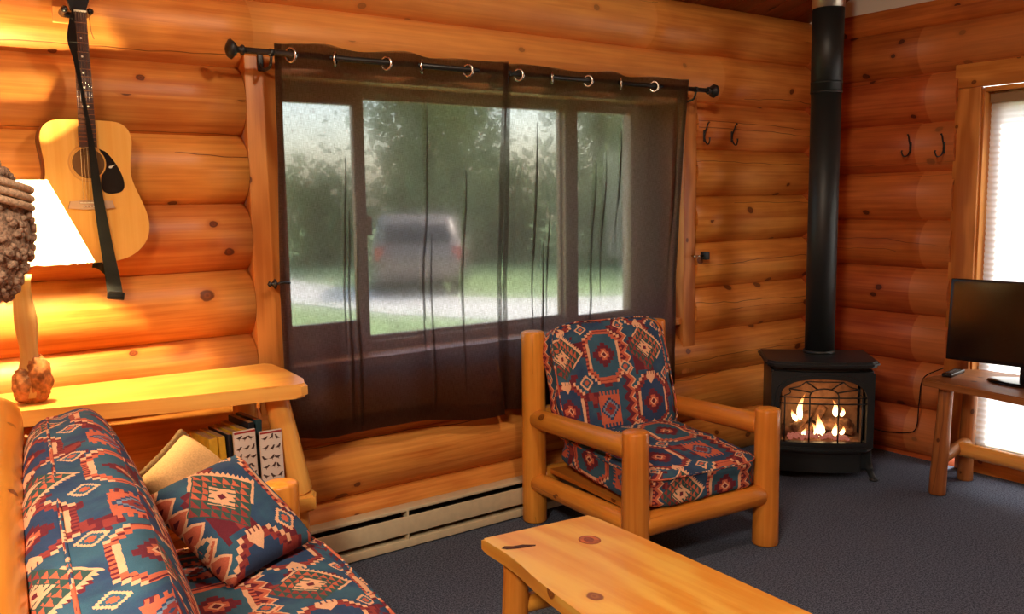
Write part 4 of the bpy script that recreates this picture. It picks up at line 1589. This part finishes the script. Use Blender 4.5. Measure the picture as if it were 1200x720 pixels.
b = B(); b.pole((-X0 + 0.035, -Y0, 0.225), (X0 - 0.03, -Y0, 0.235), 0.050, 0.048, 16, 0.012, 0.05); obj('front_rail', b, M['furn'], ch)
for z in (0.22, 0.52, 0.84):
    b = B(); b.pole((-X0 + 0.04, Y0, z), (X0 - 0.04, Y0, z), 0.045, 0.045, 14, 0.01); obj('rear_rail', b, M['furn'], ch)
b = B(); b.box((0, -0.01, 0.258), (CW - 0.10, CD - 0.11, 0.02)); obj('seat_deck', b, M['furn'], ch)
b = cushion(0.66, 0.72, 0.19, 24, 7.0, 0.16, 8.0, (0.02, 0.08), 0.010)
b.move(Matrix.Translation((0, -0.070, 0.375)) @ Matrix.Rotation(math.radians(4), 4, 'X'))
seat = obj('seat_cushion', b, M['kilim'], ch)
b = piping(0.66, 0.72, 0.19, 0.055, 0.004); b.move(Matrix.Translation((0, -0.070, 0.375)) @ Matrix.Rotation(math.radians(4), 4, 'X')); obj('piping', b, M['kilim'], seat)
Tb2 = Matrix.Translation((-0.008, 0.268, 0.685)) @ Matrix.Rotation(math.radians(73), 4, 'X')
b = cushion(0.675, 0.58, 0.17, 24, 6.5, 0.22, 12.0, (0.195, 0.02), 0.010)
b.move(Tb2)
bk = obj('back_cushion', b, M['kilim'], ch)
b = piping(0.675, 0.58, 0.17, 0.05, 0.004); b.move(Tb2); obj('piping', b, M['kilim'], bk)

# ------------------------------------------------------------------ coffee table
tb = thing('coffee_table', 'low pine plank coffee table with knots and log legs', 'table', (1.76, 1.78, 0))
TZ = 0.43
left = spline([(1.600, 2.402, 0), (1.583, 2.20, 0), (1.545, 2.02, 0), (1.508, 1.78, 0), (1.47, 1.50, 0), (1.43, 1.15, 0)], 6)
rightp = spline([(2.030, 2.352, 0), (2.027, 2.05, 0), (2.017, 1.75, 0), (2.003, 1.40, 0), (1.99, 1.10, 0)], 6)
out = [(p.x - 1.76, p.y - 1.78) for p in left] + [(p.x - 1.76, p.y - 1.78) for p in reversed(rightp)]
b = B(); b.prism(out, TZ - 0.045, TZ, None, 1)
bmesh.ops.bevel(b.bm, geom=[e for e in b.bm.edges if abs(e.verts[0].co.z - e.verts[1].co.z) < 1e-4], offset=0.007, segments=3, affect='EDGES')
obj('tabletop', b, M['table'], tb)
for x, y in ((-0.105, 0.50), (0.185, 0.47), (-0.20, -0.50), (0.16, -0.52)):
    b = B(); b.pole((x, y, TZ - 0.045), (x - 0.012, y, 0.0), 0.042, 0.045, 14, 0.005, 0.06); obj('leg', b, M['furn'], tb)
b = B(); b.pole((-0.09, 0.50, 0.22), (0.17, 0.47, 0.22), 0.032, 0.032, 12, 0.008, 0.06); obj('stretcher', b, M['furn'], tb)
b = B(); b.pole((-0.18, -0.50, 0.22), (0.15, -0.52, 0.22), 0.032, 0.032, 12, 0.008, 0.06); obj('stretcher', b, M['furn'], tb)
b = B(); b.pole((0.04, 0.485, 0.22), (-0.02, -0.51, 0.22), 0.032, 0.032, 12, 0.008, 0.06); obj('stretcher', b, M['bark'], tb)
def decal(pts, z, mat, name, par, label=None):
    b = B(); b.prism(pts, z, z + 0.0008)
    return obj(name, b, mat, par, label)
decal([(-0.160, 0.505), (-0.140, 0.515), (-0.118, 0.498), (-0.085, 0.490), (-0.052, 0.462), (-0.058, 0.455), (-0.098, 0.466), (-0.125, 0.475), (-0.150, 0.488)], TZ - 0.0002, plain('bark_pocket', srgb(70, 34, 14), 0.8, 0, 0.8, 60, 0.5), 'bark_pocket', tb, 'dark bark pocket near the far left corner')
ell = lambda cx_, cy_, a, c_, n=24: [(cx_ + a * math.cos(2 * PI * k / n), cy_ + c_ * math.sin(2 * PI * k / n)) for k in range(n)]
kn = decal(ell(0.115, 0.385, 0.036, 0.040), TZ - 0.0002, plain('knot_ring', srgb(168, 84, 30), 0.4), 'knot', tb, 'large round knot')
decal(ell(0.115, 0.385, 0.030, 0.033), TZ + 0.0003, plain('knot_mid', srgb(196, 104, 40), 0.4, 0, 0, 40, 0.25), 'knot_wood', kn)
decal(ell(0.113, 0.387, 0.017, 0.019), TZ + 0.0006, plain('knot_heart', srgb(150, 68, 24), 0.4, 0, 0, 90, 0.35), 'knot_heart', kn)

# ------------------------------------------------------------------ gas stove and its flue
stv = thing('gas_stove', 'black cast iron stove with arched glass front and burning fire', 'stove', (4.29, 3.00, 0), -PI / 4)
def bow(x, hw=0.30, d=0.035): return -d * (1 - (x / hw) ** 2)
def slab(hw, yb, yf, bw, rc=0.04, n=14):
    pts = [(-hw, yb), (-hw, yf + rc)]
    for k in range(n + 1):
        x = -hw + rc + (2 * hw - 2 * rc) * k / n
        pts.append((x, yf + bow(x, hw, bw)))
    pts += [(hw, yf + rc), (hw, yb)]
    return list(reversed(pts))
b = B(); b.prism(slab(0.300, 0.20, -0.205, 0.040), 0.630, 0.664, None, 0, False)
bmesh.ops.recalc_face_normals(b.bm, faces=list(b.bm.faces))
bmesh.ops.bevel(b.bm, geom=[e for e in b.bm.edges if abs(e.verts[0].co.z - e.verts[1].co.z) < 1e-4], offset=0.012, segments=3, affect='EDGES')
obj('top_plate', b, M['stove'], stv)
b = B()
for x0, x1, y0, y1, z0, z1 in ((-0.268, -0.248, -0.175, 0.17, 0.06, 0.612), (0.248, 0.268, -0.175, 0.17, 0.06, 0.612), (-0.268, 0.268, 0.155, 0.175, 0.06, 0.63), (-0.25, 0.25, -0.17, 0.17, 0.06, 0.20), (-0.25, 0.25, -0.15, 0.17, 0.585, 0.63)):
    b.box(((x0 + x1) / 2, (y0 + y1) / 2, (z0 + z1) / 2), (x1 - x0, y1 - y0, z1 - z0), None, 0.006)
obj('firebox', b, M['stove'], stv)
b = B()
b.box((0, 0.05, 0.39), (0.47, 0.012, 0.38))
for sx in (-1, 1):
    b.box((sx * 0.235, -0.05, 0.39), (0.012, 0.21, 0.38), (0, 0, sx * -0.22))
b.box((0, -0.05, 0.205), (0.48, 0.23, 0.01))
b.box((0, -0.05, 0.582), (0.48, 0.23, 0.01))
obj('firebox_liner', b, M['firebrick'], stv, 'warm tan liner panels inside the firebox')


def arch(hw, z0, zs, zt, n=40):
    """closed loop: up the right side, over a flattened arch, down the left, along the bottom"""
    pts = []
    for k in range(9):
        pts.append((hw, z0 + (zs - z0) * k / 8))
    for k in range(1, n):
        a = PI * k / n
        c, s = math.cos(a), math.sin(a)
        pts.append((hw * math.copysign(abs(c) ** 0.75, c), zs + (zt - zs) * s ** 0.85))
    for k in range(9):
        pts.append((-hw, zs - (zs - z0) * k / 8))
    for k in range(1, 20):
        pts.append((-hw + 2 * hw * k / 20, z0))
    return pts


def ring_panel(inner, outer, y0, y1, smooth=False):
    b = B()
    L = []
    for lp, y in ((inner, y0), (outer, y0), (outer, y1), (inner, y1)):
        L.append([b.bm.verts.new((x, y + bow(x), z)) for x, z in lp])
    n = len(inner)
    for q in range(4):
        for k in range(n):
            k2 = (k + 1) % n
            b.face([L[q][k], L[q][k2], L[(q + 1) % 4][k2], L[(q + 1) % 4][k]])
    bmesh.ops.recalc_face_normals(b.bm, faces=list(b.bm.faces))
    return b


inn = arch(0.228, 0.222, 0.455, 0.572)
def to_rect(lp, hw, z0, z1):
    out = []
    cz_ = 0.40
    for x, z in lp:
        dx, dz = x, z - cz_
        s = 1e9
        if abs(dx) > 1e-6:
            s = min(s, hw / abs(dx))
        if abs(dz) > 1e-6:
            s = min(s, ((z1 - cz_) if dz > 0 else (cz_ - z0)) / abs(dz))
        out.append((dx * s, cz_ + dz * s))
    return out
b = ring_panel(inn, to_rect(inn, 0.270, 0.185, 0.608), -0.195, -0.170)
obj('front_panel', b, M['stove'], stv)
b = ring_panel(inn, arch(0.250, 0.206, 0.462, 0.594), -0.207, -0.190)
obj('arch_trim', b, M['stove'], stv)
b = B()
vs = [b.bm.verts.new((x, -0.182 + bow(x), z)) for x, z in inn]
# pane: strips between mirrored halves
n = len(inn)
top_n = 9 + 39 + 9
b.bm.verts.ensure_lookup_table()
cv = b.bm.verts.new((0, -0.182 + bow(0), 0.40))
for k in range(n):
    b.face([vs[k], vs[(k + 1) % n], cv])
obj('glass_pane', b, M['stoveglass'], stv)
# grille
gy = lambda x: -0.200 + bow(x)
def bar(name, pts, r=0.0042):
    b = B(); b.tube([V((x, gy(x), z)) for x, z in pts], r, 6)
    return obj(name, b, M['iron'], stv)
for z in (0.470, 0.436):
    bar('grille_bar', [(-0.228 + 0.456 * k / 16, z) for k in range(17)])
for x in (-0.072, 0.078):
    bar('grille_bar', [(x, 0.222), (x, 0.30), (x, 0.40), (x, 0.485)])
for x in (-0.200, 0.204):
    bar('grille_bar', [(x, 0.222), (x, 0.34), (x, 0.47)])
bar('grille_arch', [(0.003 - 0.075 * math.cos(PI * k / 14), 0.480 + 0.040 * math.sin(PI * k / 14)) for k in range(15)])
for a in (28, 62, 118, 152):
    c, s = math.cos(math.radians(a)), math.sin(math.radians(a))
    bar('grille_ray', [(0.003 + 0.075 * c, 0.480 + 0.040 * s), (0.003 + 0.15 * c, 0.475 + 0.075 * s), (0.003 + 0.205 * c, 0.470 + 0.098 * s)])
for a0, a1 in ((28, 62), (62, 118), (118, 152), (4, 28), (152, 176)):
    pts = []
    for k in range(9):
        a = math.radians(a0 + (a1 - a0) * k / 8)
        dip = 1 - 0.12 * math.sin(PI * k / 8)
        pts.append((0.003 + 0.208 * dip * math.cos(a), 0.470 + 0.099 * dip * math.sin(a)))
    bar('grille_scallop', pts, 0.0034)
# ledge, lower panel, vent strip, legs
b = B(); b.prism(slab(0.275, 0.0, -0.205, 0.050), 0.168, 0.192)
bmesh.ops.recalc_face_normals(b.bm, faces=list(b.bm.faces))
bmesh.ops.bevel(b.bm, geom=[e for e in b.bm.edges if abs(e.verts[0].co.z - e.verts[1].co.z) < 1e-4], offset=0.008, segments=2, affect='EDGES')
obj('ash_ledge', b, M['stove'], stv)
b = B(); b.prism(slab(0.250, 0.0, -0.165, 0.040), 0.045, 0.168)
bmesh.ops.recalc_face_normals(b.bm, faces=list(b.bm.faces))
obj('lower_panel', b, M['stove'], stv)
b = B(); b.prism(slab(0.235, 0.0, -0.15, 0.040), 0.606, 0.630)
bmesh.ops.recalc_face_normals(b.bm, faces=list(b.bm.faces))
obj('vent_recess', b, M['slot'], stv)
for sx in (-1, 1):
    for yy in (-0.15, 0.13):
        b = B()
        b.tube(spline([(sx * 0.245, yy, 0.22), (sx * 0.252, yy, 0.12), (sx * 0.266, yy - 0.010, 0.05), (sx * 0.285, yy - 0.018, 0.010)], 6), [0.026] * 6 + [0.022] * 6 + [0.017] * 6 + [0.020], 10)
        b.lathe([(0.022, 0.0), (0.024, 0.006), (0.018, 0.014)], 12, (sx * 0.285, yy - 0.018, 0))
        obj('leg', b, M['stove'], stv)
# fire
fz = 0.212
for (x0, y0, z0, x1, y1, z1, r) in ((-0.19, -0.06, 0.245, 0.03, -0.03, 0.255, 0.034), (0.20, -0.04, 0.250, 0.02, -0.02, 0.275, 0.036), (-0.13, -0.10, 0.262, -0.03, 0.02, 0.325, 0.026), (0.17, -0.09, 0.300, 0.04, 0.02, 0.285, 0.026), (0.0, 0.02, 0.28, 0.05, 0.02, 0.37, 0.03)):
    b = B(); b.pole((x0, y0, z0), (x1, y1, z1), r, r * 0.85, 12, 0.008, 0.25, 6)
    obj('fire_log', b, M['ashlog'], stv)
b = B()
rr = random.Random(9)
for k in range(150):
    a = rr.uniform(-1, 1)
    b.sphere((a * 0.16, -0.10 + rr.uniform(-.045, .05), fz + rr.uniform(0.002, 0.02) + 0.012 * (1 - abs(a))), rr.uniform(0.006, 0.012), 6, 4, 0.002)
o = obj('ember_bed', b, M['ember'], stv)
o['kind'] = 'stuff'
for x, y, z0, h, r, ln in ((-0.098, -0.085, 0.31, 0.135, 0.020, 0.02), (-0.122, -0.075, 0.30, 0.06, 0.018, -0.02), (0.004, -0.115, 0.225, 0.115, 0.030, -0.004), (-0.012, -0.11, 0.225, 0.07, 0.02, -0.02), (0.098, -0.09, 0.335, 0.085, 0.020, -0.028), (0.128, -0.085, 0.335, 0.05, 0.014, 0.0), (0.092, -0.11, 0.23, 0.07, 0.018, -0.01), (0.126, -0.10, 0.235, 0.045, 0.014, 0.01), (-0.075, -0.115, 0.225, 0.045, 0.014, 0.0)):
    b = B()
    prof = [(0.25, 0), (0.75, 0.10), (1.0, 0.26), (0.86, 0.45), (0.55, 0.66), (0.25, 0.85), (0.03, 1.0)]
    b.tube([(x + ln * t * t + 0.006 * math.sin(t * 5 + x * 40), y, z0 + h * 1.12 * t) for _, t in prof], [r * 0.82 * q for q, _ in prof], 10, True, 0.0)
    obj('flame', b, M['flame'], stv)
fp = Matrix.Rotation(-PI / 4, 4, 'Z')
fl = V((4.29, 3.00, 0)) + fp @ V((0.0, -0.105, 0.42))
light('fire_glow', 'POINT', fl, 0.5, (1.0, 0.58, 0.28), 0.04)

sp_ = thing('stove_pipe', 'tall black flue pipe rising from the stove to the ceiling', 'stove pipe', (4.375, 3.045, 0.664))
b = B(); b.tube([(0, 0, 0.0), (0, 0, 1.46)], 0.081, 40)
obj('lower_section', b, M['pipe'], sp_)
b = B(); b.tube([(0, 0, 1.46), (0, 0, 1.905)], 0.0845, 40)
obj('upper_section', b, M['pipe'], sp_)
b = B(); b.tube([(0, 0, 1.452), (0, 0, 1.462)], 0.0855, 40); obj('joint_band', b, M['pipe'], sp_)
b = B(); b.tube([(0, 0, 1.505), (0, 0, 1.512)], 0.0858, 40); obj('joint_band', b, M['pipe'], sp_)
b = B(); b.tube([(0, 0, 0.0), (0, 0, 0.018)], 0.088, 40); obj('joint_band', b, M['pipe'], sp_)
b = B(); b.tube([(0, 0, 1.905), (0, 0, cz(3.045) - 0.664 - 0.03)], 0.087, 40)
obj('collar', b, M['steel'], sp_, 'bare galvanised collar at the top')

# ------------------------------------------------------------------ television bench and what stands on it
bn = thing('log_bench', 'rustic log bench with thin plank top under the television', 'bench', (4.58, 1.75, 0))
b = B()
pts = [(-0.215, 0.665), (-0.20, 0.682), (0.20, 0.672), (0.27, 0.60), (0.27, -0.60), (-0.215, -0.62), (-0.28, -0.30), (-0.30, 0.05), (-0.245, 0.38)]
b.prism(pts, 0.572, 0.608, None, 1)
bmesh.ops.bevel(b.bm, geom=[e for e in b.bm.edges if abs(e.verts[0].co.z - e.verts[1].co.z) < 1e-4], offset=0.006, segments=2, affect='EDGES')
obj('plank_top', b, M['bench'], bn)
for x, y, x1, y1 in ((-0.135, 0.585, -0.155, 0.600), (0.185, 0.62, 0.195, 0.635), (-0.14, -0.54, -0.155, -0.55), (0.18, -0.54, 0.19, -0.55)):
    b = B(); b.pole((x, y, 0.572), (x1, y1, 0.0), 0.036, 0.042, 10, 0.008, 0.12); obj('leg', b, M['bench'], bn)
b = B(); b.pole((-0.145, 0.59, 0.19), (0.19, 0.625, 0.22), 0.034, 0.030, 12, 0.008, 0.08); obj('stretcher', b, M['bench'], bn)
b = B(); b.pole((-0.145, -0.545, 0.19), (0.19, -0.545, 0.22), 0.034, 0.030, 12, 0.008, 0.08); obj('stretcher', b, M['bench'], bn)
b = B(); b.pole((0.06, 0.60, 0.205), (0.0, -0.54, 0.205), 0.040, 0.040, 12, 0.01, 0.08); obj('long_stretcher', b, M['console'], bn, 'paler long stretcher pole')

tv = thing('television', 'black flat screen television standing on the log bench', 'television', (4.62, 2.012, 0.6095), math.radians(-84))
TT = Matrix.Translation((0, 0, 0.082)) @ Matrix.Rotation(math.radians(-4), 4, 'X')
TWD, THT = 0.80, 0.425
b = B(); b.box((0, 0.0, THT / 2), (TWD, 0.035, THT), None, 0.006); b.box((0, 0.025, THT * 0.45), (TWD * 0.6, 0.03, THT * 0.6), None, 0.01); b.move(TT)
# centre the screen so that its far edge sits where the photo has it
obj('housing', b, M['black'], tv)
b = B(); b.box((0, -0.0182, THT / 2 + 0.004), (TWD - 0.03, 0.001, THT - 0.035)); b.move(TT)
obj('screen', b, M['tvscreen'], tv)
b = B(); b.box((0, 0.01, 0.045), (0.09, 0.035, 0.085), None, 0.008)
obj('stand_neck', b, M['black'], tv)
b = B(); b.lathe([(0.0, 0.0), (0.19, 0.0), (0.195, 0.004), (0.19, 0.010), (0.12, 0.013), (0.03, 0.014)], 36, (0, 0, 0), 1.0, 0.62)
obj('stand_base', b, M['tvscreen'], tv)
for o in tv.children:
    o.location.x -= 0.0

rm = thing('remote_control', 'dark remote control lying on the bench beside the television', 'remote', (4.585, 2.375, 0.6085), math.radians(8))
b = B(); b.box((0, 0, 0.010), (0.185, 0.05, 0.020), None, 0.005)
obj('case', b, M['black'], rm)
for i in range(6):
    for j in range(3):
        b = B(); b.box((-0.06 + 0.022 * i, -0.012 + 0.012 * j, 0.0198), (0.010, 0.007, 0.003), None, 0.001)
        obj('button', b, plain('remote_button', srgb(96, 92, 88), 0.6) if i == j == 0 else bpy.data.materials['remote_button'], rm)

pc = thing('power_cord', 'thin black power cord hanging on the right wall below the television', 'cord', (4.86, 2.70, 0.0))
b = B(); b.tube(spline([(0.01, -0.12, 0.58), (0.02, 0.0, 0.50), (0.02, 0.02, 0.35), (0.015, 0.03, 0.20), (0.01, 0.10, 0.16), (0.02, 0.28, 0.14), (0.02, 0.42, 0.17)], 8), 0.0035, 6)
obj('cable', b, M['black'], pc)

# ------------------------------------------------------------------ outdoors, beyond the window
b = B(); b.box((20, 34, -0.35), (90, 60, 0.1))
struct('lawn', b, M['grass'], 'green lawn outside the window')
DRIVE = [(6.15, 16.6), (6.97, 12.96), (8.0, 10.9), (9.7, 9.9), (14.0, 9.0), (16.0, 11.0), (11.9, 12.2), (9.9, 13.35), (8.5, 15.6), (8.3, 18.0), (8.2, 21.5), (6.6, 21.0)]
b = B()
b.prism(DRIVE, -0.30, -0.285)
struct('driveway', b, M['gravel'], 'pale sunlit gravel drive outside the window')


def tree(name, x, y, h, cr, z0, n, mat, label, seed, conical=False):
    t = thing(name, label, 'shrub' if name == 'shrub' else 'tree', (x, y, -0.30), 0, 'shrubs under the trees' if name == 'shrub' else 'trees beyond the lawn')
    rr = random.Random(seed)
    b = B(); b.tube([(0, 0, 0), (0.05, 0, h * 0.4), (0.0, 0.1, h * 0.9)], [0.22, 0.15, 0.04], 9)
    obj('trunk', b, M['trunk'], t)
    verts, faces = [], []
    cl = [(rr.gauss(0, cr * 0.5), rr.gauss(0, cr * 0.5), rr.uniform(z0, h)) for _ in range(46)]
    for k in range(n):
        if conical:
            zz = z0 + (h - z0) * (1 - math.sqrt(rr.random()))
            rad = cr * (1 - (zz - z0) / (h - z0)) * math.sqrt(rr.random())
            a = rr.uniform(0, 2 * PI)
            p = V((rad * math.cos(a), rad * math.sin(a), zz))
        else:
            c = rr.choice(cl)
            p = V((c[0] + rr.gauss(0, 0.55), c[1] + rr.gauss(0, 0.55), max(0.1, c[2] + rr.gauss(0, 0.5))))
        s = rr.uniform(0.10, 0.22)
        d1 = V((rr.gauss(0, 1), rr.gauss(0, 1), rr.gauss(0, 0.7))).normalized()
        d2 = d1.orthogonal().normalized()
        d2 = (Matrix.Rotation(rr.uniform(0, 6.28), 3, d1) @ d2) * 0.6
        i = len(verts)
        verts += [p - d1 * s, p - d2 * s, p + d1 * s, p + d2 * s]
        faces.append((i, i + 1, i + 2, i + 3))
    me = bpy.data.meshes.new('foliage')
    me.from_pydata([tuple(v) for v in verts], [], faces)
    me.materials.append(mat)
    o = bpy.data.objects.new('foliage', me)
    COL.objects.link(o)
    o.parent = t
    o['kind'] = 'stuff'
    return t


for i, (nm, x, y, h, cr, z0, cn, lb) in enumerate((
        ('broadleaf_tree', 13.6, 23.0, 9.0, 1.7, 1.2, False, 'leafy tree behind the parked car, seen through the curtain'),
        ('broadleaf_tree', 18.2, 20.6, 10.0, 1.8, 0.4, False, 'leafy tree seen just right of the gap between the curtains'),
        ('broadleaf_tree', 22.0, 16.0, 9.0, 1.7, 0.4, False, 'leafy tree seen through the rightmost window light'),
        ('shrub', 16.0, 22.4, 2.6, 0.9, 0.2, False, 'shrub to the right of the parked car'),
        ('shrub', 17.2, 18.2, 2.8, 0.9, 0.2, False, 'shrub seen through the middle light beside the curtain gap'),
        ('shrub', 19.6, 16.6, 2.6, 0.9, 0.2, False, 'shrub seen through the right curtain'),
        ('shrub', 11.2, 25.0, 2.4, 0.9, 0.2, False, 'shrub behind the left side of the parked car'),
        ('spruce_tree', 18.4, 29.0, 14.0, 3.0, 0.3, True, 'tall dark conifer behind the middle of the window'),
        ('spruce_tree', 23.6, 24.6, 14.0, 3.0, 0.3, True, 'tall dark conifer seen through the middle of the right curtain'),
        ('spruce_tree', 28.0, 19.5, 14.0, 3.0, 0.3, True, 'tall dark conifer farthest right beyond the curtain'),
        ('spruce_tree', 22.5, 36.0, 15.0, 3.4, 0.3, True, 'far conifer between the trees behind the middle window light'),
        ('spruce_tree', 30.5, 30.0, 15.0, 3.4, 0.3, True, 'far conifer between the trees behind the right curtain'))):
    tree(nm, x, y, h, cr, z0, 1400 if nm == 'shrub' else 3600, M['leafdark'] if cn else M['leaf'], lb, i + 1, cn)

car = thing('car', 'dark grey car parked beyond the lawn, seen dimly through the left curtain', 'car', (9.55, 16.7, -0.30), math.radians(-28))
def loft(sections, mat, name, par):
    b = B()
    rows = [[b.bm.verts.new(p) for p in s] for s in sections]
    n = len(rows[0])
    for i in range(len(rows) - 1):
        for k in range(n):
            b.face([rows[i][k], rows[i][(k + 1) % n], rows[i + 1][(k + 1) % n], rows[i + 1][k]], None, True)
    b.face(list(reversed(rows[0]))); b.face(rows[-1])
    bmesh.ops.recalc_face_normals(b.bm, faces=list(b.bm.faces))
    return obj(name, b, mat, par)
prof = [(-2.1, 0.45), (-2.15, 0.80), (-2.05, 1.02), (-1.85, 1.46), (-1.55, 1.58), (0.3, 1.58), (0.95, 1.08), (1.95, 0.96), (2.15, 0.72), (2.15, 0.40), (1.8, 0.30), (-1.9, 0.30)]
secs = []
for x in (-0.88, -0.84, -0.70, 0.70, 0.84, 0.88):
    k = {0.88: 0.90, 0.84: 0.97, 0.70: 1.0}[abs(x)]
    secs.append([V((x * (0.86 if z > 1.2 else 1.0), y * k, 0.30 + (z - 0.30) * k)) for y, z in prof])
loft(secs, M['carpaint'], 'body', car)
b = B(); b.box((0, -1.99, 1.24), (1.25, 0.03, 0.36), (-0.42, 0, 0), 0.02)
obj('rear_window', b, M['carglass'], car)
for sx in (-1, 1):
    b = B(); b.box((sx * 0.755, -0.6, 1.28), (0.02, 1.9, 0.34), (0, sx * -0.16, 0), 0.03); obj('side_window', b, M['carglass'], car)
    b = B(); b.box((sx * 0.74, -2.10, 0.86), (0.16, 0.06, 0.24), None, 0.02); obj('tail_light', b, M['tail'], car)
    for yy in (-1.30, 1.35):
        b = B(); b.tube([(sx * 0.68, yy, 0.33), (sx * 0.90, yy, 0.33)], 0.33, 22); obj('wheel', b, M['tyre'], car)
